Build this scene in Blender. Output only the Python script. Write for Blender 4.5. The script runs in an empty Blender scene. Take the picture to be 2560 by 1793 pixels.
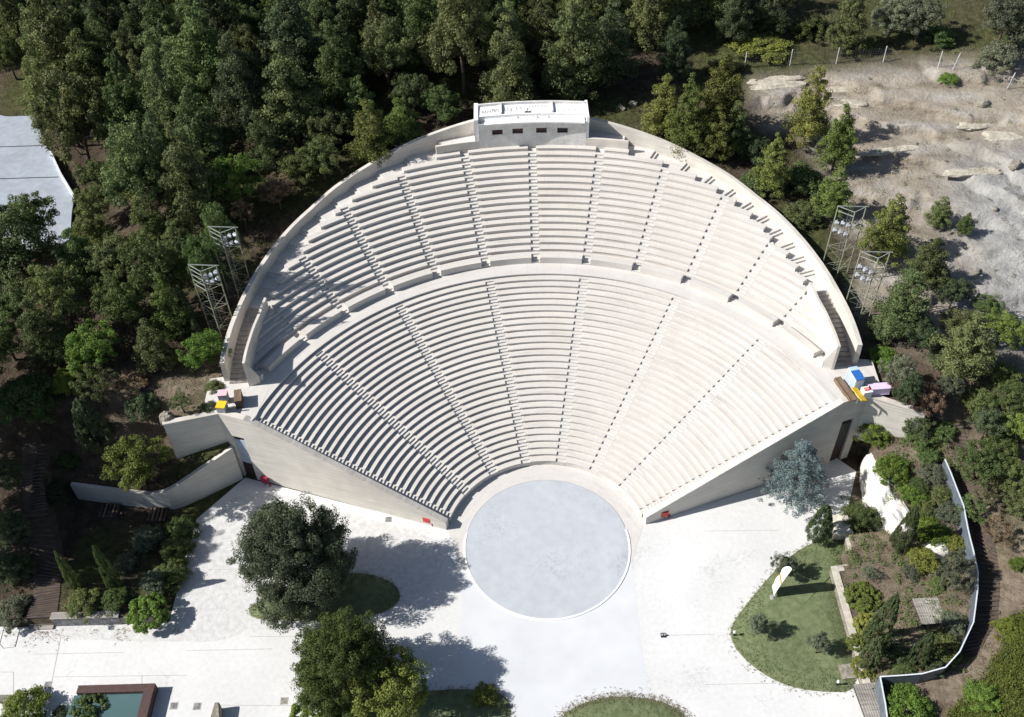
import bpy, math, random
import numpy as np
from mathutils import Vector, Matrix
random.seed(7)
rng = np.random.default_rng(7)
SC = bpy.context.scene
COL = SC.collection
R = math.radians
sin, cos, pi = math.sin, math.cos, math.pi

# ------------------------------------------------------------------ camera
PITCH, ROLL, F, SW, SH = 0.791672, -0.028291, 2450.0, 2560.0, 1793.0
CAM = np.array([-3.2421, -60.6116, 90.6525])
_f = np.array([0, cos(PITCH), -sin(PITCH)]); _r = np.array([1., 0, 0]); _u = np.cross(_r, _f)
_rr = cos(ROLL) * _r + sin(ROLL) * _u; _uu = -sin(ROLL) * _r + cos(ROLL) * _u
cd = bpy.data.cameras.new('camera'); cam = bpy.data.objects.new('camera', cd); COL.objects.link(cam)
cam.matrix_world = Matrix(((_rr[0], _uu[0], -_f[0], CAM[0]), (_rr[1], _uu[1], -_f[1], CAM[1]), (_rr[2], _uu[2], -_f[2], CAM[2]), (0, 0, 0, 1)))
cd.sensor_width = 36; cd.lens = 36 * F / SW; cd.clip_end = 6000; cd.clip_start = 1
SC.camera = cam

# ------------------------------------------------------------------ light
SUN_EL, SUN_AZ = R(39), R(186.5)          # azimuth of the sun measured from +x, anticlockwise
sd = bpy.data.lights.new('sun', 'SUN'); sd.energy = 5.0; sd.angle = R(0.5); sd.color = (1, .965, .91)
so = bpy.data.objects.new('sun', sd); COL.objects.link(so)
to_sun = Vector((cos(SUN_AZ) * cos(SUN_EL), sin(SUN_AZ) * cos(SUN_EL), sin(SUN_EL)))
so.rotation_euler = to_sun.to_track_quat('Z', 'Y').to_euler(); so.location = to_sun * 200
w = bpy.data.worlds.new('World'); SC.world = w; w.use_nodes = True
nt = w.node_tree; bg = nt.nodes['Background']
sky = nt.nodes.new('ShaderNodeTexSky'); sky.sky_type = 'NISHITA'; sky.sun_disc = False
sky.sun_elevation = SUN_EL; sky.sun_rotation = R(90) - SUN_AZ
hsv = nt.nodes.new('ShaderNodeHueSaturation'); hsv.inputs['Saturation'].default_value = 1.0
nt.links.new(sky.outputs[0], hsv.inputs['Color']); nt.links.new(hsv.outputs[0], bg.inputs[0]); bg.inputs[1].default_value = 0.06
vs = SC.view_settings; vs.view_transform = 'Standard'; vs.look = 'None'; vs.gamma = 1; vs.exposure = 0.42
SC.cycles.max_bounces = 6; SC.cycles.transparent_max_bounces = 6

# ------------------------------------------------------------------ terrain
def sstep(a, b, x):
    t = np.clip((x - a) / (b - a), 0, 1); return t * t * (3 - 2 * t)
def _hash(i, j, s):
    v = np.sin(i * 127.1 + j * 311.7 + s * 74.7) * 43758.5453
    return v - np.floor(v)
def noise(x, y, s=0.):
    i = np.floor(x); j = np.floor(y); u = x - i; v = y - j
    u = u * u * (3 - 2 * u); v = v * v * (3 - 2 * v)
    return (_hash(i, j, s) * (1 - u) + _hash(i + 1, j, s) * u) * (1 - v) + (_hash(i, j + 1, s) * (1 - u) + _hash(i + 1, j + 1, s) * u) * v
def fbm(x, y, s=0., o=4):
    a = 0; k = .5
    for q in range(o):
        a = a + k * noise(x * 2 ** q, y * 2 ** q, s + q); k *= .5
    return a
def rockmask(x, y):
    return sstep(38, 44, x + 5 * noise(x * .15, y * .15, 3)) * sstep(12, 24, y - .35 * np.maximum(0, 48 - x)) * (1 - sstep(62, 68, y)) + \
        sstep(29, 34, x) * sstep(52, 55, y) * (1 - sstep(62, 67, y)) * (1 - sstep(38, 44, x))
def ground(x, y):
    x = np.asarray(x, float); y = np.asarray(y, float)
    # hillside round and behind the theatre
    h = 10.1 + np.clip(y - 19, 0, 40) * .205 + np.clip(y - 59, 0, 400) * .15
    h = h + np.clip(x - 40, 0, 80) * .09 * sstep(16, 40, y)
    hl = 10.6 + np.clip(y - 72, 0, 400) * .2
    h = h + (hl - h) * sstep(-44, -60, x) * sstep(20, 34, y)
    h = h + (fbm(x * .12, y * .12, 5) - .5) * 1.0 * sstep(40, 46, np.hypot(x, y - 18))
    rm = np.clip(rockmask(x, y), 0, 1)
    hh = (h + 3.2 * fbm(x * .06, y * .05, 9) + .5 * fbm(x * .4, y * .4, 4)) / 1.5; fr_ = hh - np.floor(hh)
    h = h + rm * (1.5 * .8 * (sstep(.72, .9, fr_) - fr_) + (fbm(x * .3, y * .7, 2) - .5) * .7 + .2)
    # front left: garden, beds, stair slope
    wb = np.interp(x, [-53.6, -47.5, -44.0, -43.0, -42.2, -41.4, -40.4, -39.0, -35.0], [8.1, 6.95, 6.36, 6.27, 6.27, 6.5, 7.0, 7.87, 10.45]) + .03
    gard = .05 + 1.35 * sstep(-39.7, -42, x) * sstep(1.5, -4.5, y)
    bed = 2.6 + np.clip(x + 54, 0, 20) * .14 + np.clip(y - 8, 0, 8) * .25
    gl = np.where(y < wb + .42, gard, bed)
    gl = np.where((x > -39.6) & (y < wb + .42), -.02, gl)
    slope = 10.1 * np.clip((y + 8) / 26, 0, 1) ** 1.1
    gl = gl + (slope - gl) * sstep(-53.5, -56.5, x)
    wing = 11.15 + (x + 35.45) * .239
    up = sstep(-41.3, -42.5, x)
    g_above = h
    yy = np.where(x < -41.5, sstep(9, 17, y), np.where(y > wing + .36, 1., 0.))
    left = gl + (g_above - gl) * yy
    left = np.where(y < -7.9, -.02, left)
    # front right
    wl = np.where(y > -2.5, 32.2, np.where(y > -4.2, 31.2, 29.9 + (-4.2 - y) * -.015))
    gr = 1.0 + np.clip(x - 30, 0, 60) * .2
    gr = gr + (np.clip(y + 1, 0, 9) * .28) * sstep(34, 38, x)
    gr = gr + (fbm(x * .3, y * .3, 8) - .5) * .8 * sstep(31, 33, x)
    gr = np.where(x < wl + .3, -.02, gr)
    gr = np.where((x < 36.6 + .06 * y) & (y > -.6), -.02, gr)
    wingr = 11.1 - (x - 35.5) * .414
    yr = np.where(x < 40.8, np.where(y > wingr + .38, 1., 0.), sstep(5, 15, y))
    right = gr + (h - gr) * yr
    z = np.where(x < -34.6, left, np.where(x > 29.5, right, np.where(y > 11, h, -.02)))
    # inside the shell of the theatre the ground lies hidden
    hy = np.hypot(x, y - 18.1)
    inside = ((hy < 35.5) & (y > 16.5)) | ((np.abs(x) < 35.3) & (y > 9.5) & (y <= 16.5))
    z = np.where(inside, -.02, z)
    z = np.where((y < -8.2) & (x < 29.5), -.02, z)
    return z
def G(x, y): return float(ground(np.array([x]), np.array([y]))[0])
D = 2560 / 2296.
def ray(px, py):
    d = _f * F + (px * D - SW / 2) * _rr - (py * D - SH / 2) * _uu
    return d / np.linalg.norm(d)
def onz(px, py, z):
    d = ray(px, py); t = (z - CAM[2]) / d[2]; return CAM + t * d
_T = np.linspace(60, 330, 2701)
def at(px, py, hc=0.):
    d = ray(px, py); q = CAM[:, None] + d[:, None] * _T
    g = q[2] - ground(q[0], q[1]) - hc
    i = int(np.argmax(g < 0)) or len(_T) - 1
    return q[0, i], q[1, i]
def pxm(x, y, z):                       # photograph pixels (2296 wide) per metre there
    return F / D / ((np.array([x, y, z]) - CAM) @ _f)

# ------------------------------------------------------------------ materials
def mat(name, col, rough=.8, var=.15, scale=4., bump=0., col2=None, spec=.3, metal=0., vary=0., coord='Object', scale2=None, detail=6):
    m = bpy.data.materials.new(name); m.use_nodes = True
    n = m.node_tree.nodes; l = m.node_tree.links; b = n['Principled BSDF']
    b.inputs['Roughness'].default_value = rough; b.inputs['Specular IOR Level'].default_value = spec; b.inputs['Metallic'].default_value = metal
    tc = n.new('ShaderNodeTexCoord'); no = n.new('ShaderNodeTexNoise'); no.inputs['Scale'].default_value = scale; no.inputs['Detail'].default_value = detail
    l.new(tc.outputs[coord], no.inputs['Vector'])
    cr = n.new('ShaderNodeValToRGB'); cr.color_ramp.elements[0].position = .3; cr.color_ramp.elements[1].position = .7
    a = [max(0, c * (1 - var)) for c in col]; c2 = col2 or [min(1, c * (1 + var)) for c in col]
    cr.color_ramp.elements[0].color = (*a, 1); cr.color_ramp.elements[1].color = (*c2, 1)
    l.new(no.outputs['Fac'], cr.inputs['Fac']); out = cr.outputs['Color']
    if scale2:
        n2 = n.new('ShaderNodeTexNoise'); n2.inputs['Scale'].default_value = scale2; n2.inputs['Detail'].default_value = 5
        l.new(tc.outputs[coord], n2.inputs['Vector'])
        mr = n.new('ShaderNodeMapRange'); mr.inputs[1].default_value = .3; mr.inputs[2].default_value = .7; mr.inputs[3].default_value = 1 - var; mr.inputs[4].default_value = 1 + var * .6
        l.new(n2.outputs['Fac'], mr.inputs[0])
        mx = n.new('ShaderNodeMix'); mx.data_type = 'RGBA'; mx.blend_type = 'MULTIPLY'; mx.inputs[0].default_value = 1
        l.new(out, mx.inputs[6]); l.new(mr.outputs[0], mx.inputs[7]); out = mx.outputs[2]
    if vary:
        oi = n.new('ShaderNodeObjectInfo'); mr = n.new('ShaderNodeMapRange'); mr.inputs[3].default_value = 1 - vary; mr.inputs[4].default_value = 1 + vary
        l.new(oi.outputs['Random'], mr.inputs[0])
        mx = n.new('ShaderNodeMix'); mx.data_type = 'RGBA'; mx.blend_type = 'MULTIPLY'; mx.inputs[0].default_value = 1
        l.new(out, mx.inputs[6]); l.new(mr.outputs[0], mx.inputs[7]); out = mx.outputs[2]
    l.new(out, b.inputs['Base Color'])
    if bump:
        bp = n.new('ShaderNodeBump'); bp.inputs['Strength'].default_value = bump; bp.inputs['Distance'].default_value = .15
        l.new(no.outputs['Fac'], bp.inputs['Height']); l.new(bp.outputs[0], b.inputs['Normal'])
    return m
def polar_mat(name, col, var, vary):    # concrete weathered in streaks along the arcs
    m = bpy.data.materials.new(name); m.use_nodes = True
    n = m.node_tree.nodes; l = m.node_tree.links; b = n['Principled BSDF']; b.inputs['Roughness'].default_value = .85; b.inputs['Specular IOR Level'].default_value = .2
    ge = n.new('ShaderNodeNewGeometry'); sp = n.new('ShaderNodeSeparateXYZ'); l.new(ge.outputs['Position'], sp.inputs[0])
    def math_(op, a, b_=None):
        q = n.new('ShaderNodeMath'); q.operation = op
        for k, v in ((0, a), (1, b_)):
            if v is None: continue
            if isinstance(v, (int, float)): q.inputs[k].default_value = v
            else: l.new(v, q.inputs[k])
        return q.outputs[0]
    rr = math_('SQRT', math_('ADD', math_('MULTIPLY', sp.outputs[0], sp.outputs[0]), math_('MULTIPLY', sp.outputs[1], sp.outputs[1])))
    th = math_('ARCTAN2', sp.outputs[0], sp.outputs[1])
    cb = n.new('ShaderNodeCombineXYZ'); l.new(math_('MULTIPLY', rr, 2.6), cb.inputs[0]); l.new(math_('MULTIPLY', th, 7.), cb.inputs[1]); l.new(sp.outputs[2], cb.inputs[2])
    n1 = n.new('ShaderNodeTexNoise'); n1.inputs['Scale'].default_value = 1.; n1.inputs['Detail'].default_value = 8; n1.inputs['Roughness'].default_value = .65; l.new(cb.outputs[0], n1.inputs['Vector'])
    n2 = n.new('ShaderNodeTexNoise'); n2.inputs['Scale'].default_value = .35; n2.inputs['Detail'].default_value = 8; l.new(ge.outputs['Position'], n2.inputs['Vector'])
    n3 = n.new('ShaderNodeTexNoise'); n3.inputs['Scale'].default_value = .55; n3.inputs['Detail'].default_value = 10; n3.inputs['Roughness'].default_value = .7; l.new(cb.outputs[0], n3.inputs['Vector'])
    st = n.new('ShaderNodeMapRange'); st.inputs[1].default_value = .56; st.inputs[2].default_value = .70; st.inputs[3].default_value = 1.; st.inputs[4].default_value = .80; l.new(n3.outputs['Fac'], st.inputs[0])
    jn = math_('SUBTRACT', 1., math_('MULTIPLY', math_('LESS_THAN', math_('FRACT', math_('ADD', math_('MULTIPLY', th, 16.7), math_('MULTIPLY', math_('FLOOR', math_('MULTIPLY', sp.outputs[2], 2.967)), .37))), .012), .22))
    s = math_('ADD', math_('MULTIPLY', n1.outputs['Fac'], .65), math_('MULTIPLY', n2.outputs['Fac'], .35))
    cr = n.new('ShaderNodeValToRGB'); e = cr.color_ramp.elements; e[0].position = .33; e[1].position = .66
    e[0].color = (col[0] * (1 - var), col[1] * (1 - var * 1.08), col[2] * (1 - var * 1.2), 1); e[1].color = (min(1, col[0] * (1 + var * .5)), min(1, col[1] * (1 + var * .5)), min(1, col[2] * (1 + var * .55)), 1)
    l.new(s, cr.inputs[0])
    oi = n.new('ShaderNodeObjectInfo'); mr = n.new('ShaderNodeMapRange'); mr.inputs[3].default_value = 1 - vary; mr.inputs[4].default_value = 1 + vary * .5
    l.new(oi.outputs['Random'], mr.inputs[0]); mx = n.new('ShaderNodeMix'); mx.data_type = 'RGBA'; mx.blend_type = 'MULTIPLY'; mx.inputs[0].default_value = 1
    l.new(cr.outputs[0], mx.inputs[6]); l.new(math_('MULTIPLY', math_('MULTIPLY', mr.outputs[0], st.outputs[0]), jn), mx.inputs[7]); l.new(mx.outputs[2], b.inputs['Base Color'])
    bp = n.new('ShaderNodeBump'); bp.inputs['Strength'].default_value = .12; bp.inputs['Distance'].default_value = .1; l.new(n1.outputs['Fac'], bp.inputs['Height']); l.new(bp.outputs[0], b.inputs['Normal'])
    return m
def board_mat(name, col, var=.2, ax=(.25, .25, 5.)):    # board-marked concrete: streaks along the boards
    m = mat(name, col, .85, var, 1., .25, scale2=.5)
    n = m.node_tree.nodes; l = m.node_tree.links
    tc = [q for q in n if q.type == 'TEX_COORD'][0]; no = [q for q in n if q.type == 'TEX_NOISE'][0]
    mp = n.new('ShaderNodeMapping'); mp.inputs['Scale'].default_value = ax
    l.new(tc.outputs['Object'], mp.inputs[0]); l.new(mp.outputs[0], no.inputs['Vector'])
    return m
def leaf_mat(name, col, var=.3, trans=.28, vary=.26):
    col = [c * 1.8 for c in col]
    m = bpy.data.materials.new(name); m.use_nodes = True
    n = m.node_tree.nodes; l = m.node_tree.links; b = n['Principled BSDF']; b.inputs['Roughness'].default_value = .65; b.inputs['Specular IOR Level'].default_value = .18
    at_ = n.new('ShaderNodeAttribute'); at_.attribute_name = 'tint'
    cr = n.new('ShaderNodeValToRGB'); e = cr.color_ramp.elements
    e[0].color = (col[0] * (1 - var), col[1] * (1 - var * .9), col[2] * (1 - var * .7), 1); e[1].color = (col[0] * (1 + var * 1.3), col[1] * (1 + var), col[2] * (1 + var * .4), 1)
    l.new(at_.outputs['Fac'], cr.inputs[0])
    oi = n.new('ShaderNodeObjectInfo')
    hs = n.new('ShaderNodeHueSaturation'); mr = n.new('ShaderNodeMapRange'); mr.inputs[3].default_value = 1 - vary; mr.inputs[4].default_value = 1 + vary
    m2 = n.new('ShaderNodeMath'); m2.operation = 'MULTIPLY_ADD'; m2.inputs[1].default_value = .05; m2.inputs[2].default_value = .475
    m3 = n.new('ShaderNodeMath'); m3.operation = 'FRACT'; m4 = n.new('ShaderNodeMath'); m4.operation = 'MULTIPLY'; m4.inputs[1].default_value = 7.31
    l.new(oi.outputs['Random'], m4.inputs[0]); l.new(m4.outputs[0], m3.inputs[0]); l.new(m3.outputs[0], m2.inputs[0])
    l.new(oi.outputs['Random'], mr.inputs[0]); l.new(mr.outputs[0], hs.inputs['Value']); l.new(m2.outputs[0], hs.inputs['Hue']); l.new(cr.outputs[0], hs.inputs['Color'])
    l.new(hs.outputs[0], b.inputs['Base Color'])
    tr = n.new('ShaderNodeBsdfTranslucent'); l.new(hs.outputs[0], tr.inputs[0]); ms = n.new('ShaderNodeMixShader'); ms.inputs[0].default_value = trans
    l.new(b.outputs[0], ms.inputs[1]); l.new(tr.outputs[0], ms.inputs[2]); l.new(ms.outputs[0], n['Material Output'].inputs[0])
    return m

def dirt(m, lo=.61, amt=.76):           # scattered dark specks and stains
    n = m.node_tree.nodes; l = m.node_tree.links; b = n['Principled BSDF']; src = b.inputs['Base Color'].links[0].from_socket
    ge = n.new('ShaderNodeNewGeometry'); a = n.new('ShaderNodeTexNoise'); a.inputs['Scale'].default_value = 2.6; a.inputs['Detail'].default_value = 12; a.inputs['Roughness'].default_value = .75; l.new(ge.outputs['Position'], a.inputs['Vector'])
    c = n.new('ShaderNodeTexNoise'); c.inputs['Scale'].default_value = .16; c.inputs['Detail'].default_value = 6; l.new(ge.outputs['Position'], c.inputs['Vector'])
    s_ = n.new('ShaderNodeMath'); s_.operation = 'MULTIPLY_ADD'; s_.inputs[1].default_value = .55; l.new(c.outputs['Fac'], s_.inputs[0]); 
    h = n.new('ShaderNodeMath'); h.operation = 'MULTIPLY'; h.inputs[1].default_value = .62; l.new(a.outputs['Fac'], h.inputs[0]); l.new(h.outputs[0], s_.inputs[2])
    mr = n.new('ShaderNodeMapRange'); mr.inputs[1].default_value = lo + .04; mr.inputs[2].default_value = lo + .15; mr.inputs[3].default_value = 1; mr.inputs[4].default_value = amt; l.new(s_.outputs[0], mr.inputs[0])
    mx = n.new('ShaderNodeMix'); mx.data_type = 'RGBA'; mx.blend_type = 'MULTIPLY'; mx.inputs[0].default_value = 1
    l.new(src, mx.inputs[6]); l.new(mr.outputs[0], mx.inputs[7]); l.new(mx.outputs[2], b.inputs['Base Color'])
M = {}
CON = (.605, .58, .548)
M['seat'] = polar_mat('seat_concrete', CON, .10, .05)
M['step'] = polar_mat('step_concrete', (.59, .572, .548), .10, .02)
M['walk'] = polar_mat('walkway_concrete', (.60, .58, .555), .10, .0)
M['wallc'] = board_mat('board_marked_concrete', (.60, .572, .522), .09)
M['wallp'] = board_mat('pale_wall_concrete', (.60, .565, .515), .10)
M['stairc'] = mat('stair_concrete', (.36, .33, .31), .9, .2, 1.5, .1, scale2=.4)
M['booth'] = mat('booth_render', (.68, .67, .65), .8, .12, .8, .05, scale2=3)
M['white'] = mat('white_paint', (.82, .82, .81), .6, .06, 2.)
M['disc'] = mat('orchestra_floor', (.475, .497, .54), .6, .055, .22, .03, scale2=.9, detail=12); dirt(M['disc'], .59, .84)
M['plaza'] = mat('pale_paving', (.63, .63, .625), .85, .06, .10, .05, scale2=2.2, col2=(.69, .69, .685), detail=12)
dirt(M['plaza'])
M['gravel'] = mat('white_gravel', (.60, .597, .59), .95, .12, 1.6, .4, scale2=7., col2=(.66, .655, .65))
M['fore'] = mat('forecourt_paving', (.60, .615, .64), .75, .04, .10, .02, scale2=.5, col2=(.655, .67, .69))
M['joint'] = mat('paving_joint', (.42, .41, .40), .9, .2, 3)
M['lawn'] = mat('lawn_turf', (.135, .172, .080), .95, .2, 1.3, .4, scale2=.18, detail=10, col2=(.19, .22, .115))
M['asphalt'] = mat('pale_asphalt', (.33, .365, .42), .85, .09, .3, .05, scale2=1.2, detail=12)
M['dark'] = mat('dark_steel', (.03, .03, .035), .5, .2, 5)
M['steel'] = mat('galvanised_steel', (.36, .38, .35), .5, .2, 3, metal=.25)
M['olive'] = mat('tower_steel', (.27, .285, .21), .6, .2, 3, metal=.1)
M['fence'] = mat('fence_sheet', (.14, .165, .20), .45, .25, 1.5, metal=.2)
M['rail'] = mat('bright_rail', (.72, .76, .82), .4, .05, 3, metal=.2)
M['lampgrey'] = mat('lamp_housing', (.48, .51, .55), .4, .1, 3, metal=.2)
M['wire'] = mat('fence_wire', (.16, .17, .185), .5, .1, 3, metal=.3)
M['red'] = mat('red_paint', (.55, .055, .05), .5, .15, 4)
M['crimson'] = mat('crimson_paint', (.32, .02, .06), .5, .15, 4)
M['yellow'] = mat('yellow_panel', (.85, .55, .03), .5, .05, 2)
M['pink'] = mat('pink_panel', (.85, .50, .55), .6, .06, 2)
M['blue'] = mat('blue_panel', (.03, .14, .46), .4, .06, 2)
M['lblue'] = mat('pale_blue_panel', (.42, .58, .72), .3, .1, 2)
M['lilac'] = mat('lilac_panel', (.66, .55, .76), .6, .05, 2)
M['grey'] = mat('grey_panel', (.35, .36, .38), .6, .1, 3)
M['brown'] = board_mat('brown_timber', (.19, .135, .09), .25, (4, .4, 4))
M['rust'] = mat('red_brown_wall', (.085, .052, .048), .8, .15, 2.5, .1)
M['water'] = mat('teal_water', (.085, .15, .155), .08, .08, .6, spec=.5)
M['shutter'] = board_mat('window_shutter', (.085, .05, .045), .3, (6, 6, .5))
M['doorblue'] = mat('door_panel', (.40, .48, .58), .35, .08, 1.)
M['doordark'] = mat('dark_door', (.05, .03, .028), .6, .2, 3)
M['soil'] = mat('soil', (.10, .075, .055), .95, .3, 1., .5)
M['stone'] = mat('grey_stone_wall', (.20, .20, .21), .9, .35, 5., .7, scale2=1.5, col2=(.33, .33, .34))
M['rough'] = mat('rough_stone', (.27, .25, .21), .95, .3, 3., .6, scale2=1.)
M['cap'] = mat('pale_coping', (.50, .47, .40), .9, .2, 2., .2)
M['ledge'] = mat('pale_cut_rock', (.46, .42, .35), .95, .25, 2.2, .9, scale2=.7)
M['chalk'] = mat('white_rock_face', (.64, .62, .58), .9, .12, 1.2, .5)
M['wood'] = board_mat('weathered_wood', (.33, .31, .28), .3, (.6, 6, 6))
M['log'] = board_mat('dark_log_step', (.085, .07, .065), .35, (.6, 6, 6))
M['orange'] = board_mat('orange_plywood', (.42, .21, .06), .2, (5, .6, 5))
M['bark'] = mat('bark', (.10, .075, .055), .95, .3, 4., .5)
M['barkp'] = mat('pale_bark', (.33, .29, .24), .95, .25, 4., .5)
M['pipe'] = mat('white_guard', (.6, .61, .63), .7, .15, 1.)
M['ink'] = mat('graffiti_ink', (.10, .10, .14), .7, .3, 6)
M['leaf_pine'] = leaf_mat('pine_needles', (.074, .092, .040))
M['leaf_light'] = leaf_mat('light_pine_needles', (.092, .112, .034))
M['leaf_dark'] = leaf_mat('dark_leaves', (.050, .068, .036))
M['leaf_oak'] = leaf_mat('holm_oak_leaves', (.048, .060, .038), .4)
M['leaf_fresh'] = leaf_mat('fresh_green_leaves', (.056, .085, .026))
M['leaf_mid'] = leaf_mat('mid_green_leaves', (.068, .092, .034))
M['leaf_bright'] = leaf_mat('bright_green_leaves', (.085, .125, .026))
M['leaf_yellow'] = leaf_mat('yellow_green_leaves', (.102, .124, .032))
M['leaf_grey'] = leaf_mat('grey_green_leaves', (.085, .100, .070))
M['leaf_blue'] = leaf_mat('blue_green_needles', (.120, .165, .175))
M['leaf_brown'] = leaf_mat('dry_brown_leaves', (.135, .098, .070))
M['leaf_cyp'] = leaf_mat('cypress_needles', (.044, .060, .028))
M['dry'] = leaf_mat('dry_grass_blades', (.115, .098, .066))
M['fringe'] = leaf_mat('straw_blades', (.20, .175, .12))
M['cover'] = leaf_mat('creeper_leaves', (.052, .072, .018), .6)

# ------------------------------------------------------------------ mesh helpers
class MB:
    def __init__(s): s.v = []; s.f = []
    def add(s, vs, fs):
        k = len(s.v); s.v += [tuple(map(float, v)) for v in vs]; s.f += [tuple(i + k for i in f) for f in fs]; return s
    def box(s, c, d, rz=0., rx=0., ry=0.):
        m = Matrix.Rotation(rz, 3, 'Z') @ Matrix.Rotation(ry, 3, 'Y') @ Matrix.Rotation(rx, 3, 'X')
        vs = [Vector(c) + m @ Vector((x * d[0] / 2, y * d[1] / 2, z * d[2] / 2)) for x in (-1, 1) for y in (-1, 1) for z in (-1, 1)]
        return s.add(vs, [(0, 1, 3, 2), (4, 6, 7, 5), (0, 4, 5, 1), (2, 3, 7, 6), (0, 2, 6, 4), (1, 5, 7, 3)])
    def bar(s, a, b, wd, n=4):
        a = Vector(a); b = Vector(b); d = (b - a).normalized(); t = d.cross(Vector((0, 0, 1)))
        if t.length < 1e-3: t = Vector((1, 0, 0))
        t.normalize(); q = d.cross(t); vs = []
        for p in (a, b):
            for k in range(n):
                an = 2 * pi * (k + .5) / n; vs.append(p + (t * cos(an) + q * sin(an)) * wd)
        return s.add(vs, [(k, (k + 1) % n, n + (k + 1) % n, n + k) for k in range(n)] + [tuple(range(n))[::-1], tuple(range(n, 2 * n))])
    def tube(s, pts, rad, n=6):
        k0 = len(s.v); pts = [Vector(p) for p in pts]
        for i, p in enumerate(pts):
            d = (pts[min(i + 1, len(pts) - 1)] - pts[max(i - 1, 0)]).normalized(); t = d.cross(Vector((.3, 1, .1))).normalized(); q = d.cross(t)
            for k in range(n):
                an = 2 * pi * k / n; s.v.append(tuple(p + (t * cos(an) + q * sin(an)) * rad[i]))
        for i in range(len(pts) - 1):
            for k in range(n): s.f.append((k0 + i * n + k, k0 + i * n + (k + 1) % n, k0 + (i + 1) * n + (k + 1) % n, k0 + (i + 1) * n + k))
        s.f.append(tuple(k0 + (len(pts) - 1) * n + k for k in range(n)))
        return s
    def prism(s, poly, z0, z1):         # plan polygon; z0/z1 number or per-corner list
        n = len(poly); a = z0 if isinstance(z0, (list, tuple)) else [z0] * n; b = z1 if isinstance(z1, (list, tuple)) else [z1] * n
        ar = sum(poly[i][0] * poly[(i + 1) % n][1] - poly[(i + 1) % n][0] * poly[i][1] for i in range(n))
        if ar < 0: poly = poly[::-1]; a = a[::-1]; b = b[::-1]
        vs = [(p[0], p[1], z) for p, z in zip(poly, a)] + [(p[0], p[1], z) for p, z in zip(poly, b)]
        return s.add(vs, [tuple(range(n))[::-1], tuple(range(n, 2 * n))] + [(i, (i + 1) % n, n + (i + 1) % n, n + i) for i in range(n)])
    def wall(s, pts, wd, z0, z1):       # wall along a plan polyline, thickness wd to the right-hand side (-) or left (+)
        n = len(pts); zz0 = z0 if isinstance(z0, (list, tuple)) else [z0] * n; zz1 = z1 if isinstance(z1, (list, tuple)) else [z1] * n
        L = []
        for i in range(n):
            a = np.array(pts[max(i - 1, 0)]); b = np.array(pts[i]); c = np.array(pts[min(i + 1, n - 1)])
            n1 = np.array([-(b - a)[1], (b - a)[0]]); n2 = np.array([-(c - b)[1], (c - b)[0]])
            n1 = n1 / (np.linalg.norm(n1) or 1); n2 = n2 / (np.linalg.norm(n2) or 1)
            m = n1 + n2; m = m / (np.linalg.norm(m) or 1); k = max(.4, abs(m @ (n2 if np.linalg.norm(n2) else n1)))
            L.append(b + m * wd / k)
        vs = []
        for i in range(n): vs += [(*pts[i], zz0[i]), (*pts[i], zz1[i]), (*L[i], zz1[i]), (*L[i], zz0[i])]
        fs = [(0, 1, 2, 3), tuple(4 * (n - 1) + k for k in (3, 2, 1, 0))]
        for i in range(n - 1):
            for k in range(4): fs.append((4 * i + k, 4 * (i + 1) + k, 4 * (i + 1) + (k + 1) % 4, 4 * i + (k + 1) % 4))
        return s.add(vs, fs)
    def sweep(s, prof, t0f, t1f, n, cy=0.):   # (r, z) profile polygon swept in angle about (0, cy); ends as functions of r or numbers
        g0 = t0f if callable(t0f) else (lambda r: t0f); g1 = t1f if callable(t1f) else (lambda r: t1f)
        m = len(prof); vs = []
        for i in range(n + 1):
            for r, z in prof:
                t = g0(r) + (g1(r) - g0(r)) * i / n; vs.append((r * sin(t), cy + r * cos(t), z))
        fs = [tuple(range(m)), tuple(n * m + k for k in range(m))[::-1]]
        for i in range(n):
            for k in range(m): fs.append((i * m + k, (i + 1) * m + k, (i + 1) * m + (k + 1) % m, i * m + (k + 1) % m))
        return s.add(vs, fs)
    def build(s, name, m, parent=None, smooth=False, recalc=True):
        me = bpy.data.meshes.new(name); me.from_pydata(s.v, [], s.f); me.materials.append(m)
        if recalc:
            import bmesh
            bm = bmesh.new(); bm.from_mesh(me); bmesh.ops.recalc_face_normals(bm, faces=bm.faces); bm.to_mesh(me); bm.free()
        if smooth: me.shade_smooth()
        o = bpy.data.objects.new(name, me); COL.objects.link(o)
        if parent:
            o.parent = parent; bpy.context.view_layer.update() if False else None
            o.matrix_parent_inverse = Matrix.Translation(-Vector(WLOC.get(parent.name, (0, 0, 0))))
        return o
WLOC = {}
def tag(o, label, cat, group=None):
    o['label'] = label; o['category'] = cat
    if group: o['group'] = group
    return o
def thing(name, label, cat, loc=(0, 0, 0), group=None):
    o = bpy.data.objects.new(name, None); COL.objects.link(o); o.location = loc; o.empty_display_size = .5
    WLOC[o.name] = tuple(loc); return tag(o, label, cat, group)
def struct(o): o['kind'] = 'structure'; return o
def stuff(o): o['kind'] = 'stuff'; return o
def dens(poly, closed=True, step=.8):
    out = []
    for i in range(len(poly) - (0 if closed else 1)):
        a = np.array(poly[i]); b = np.array(poly[(i + 1) % len(poly)]); n = max(1, int(np.linalg.norm(b - a) / step))
        out += [tuple(a + (b - a) * k / n) for k in range(n)]
    if not closed: out.append(tuple(poly[-1]))
    return out
def smoothpoly(poly, it=2):
    for _ in range(it):
        q = []
        for i in range(len(poly)):
            a = np.array(poly[i]); b = np.array(poly[(i + 1) % len(poly)]); q += [tuple(a * .75 + b * .25), tuple(a * .25 + b * .75)]
        poly = q
    return poly
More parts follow.
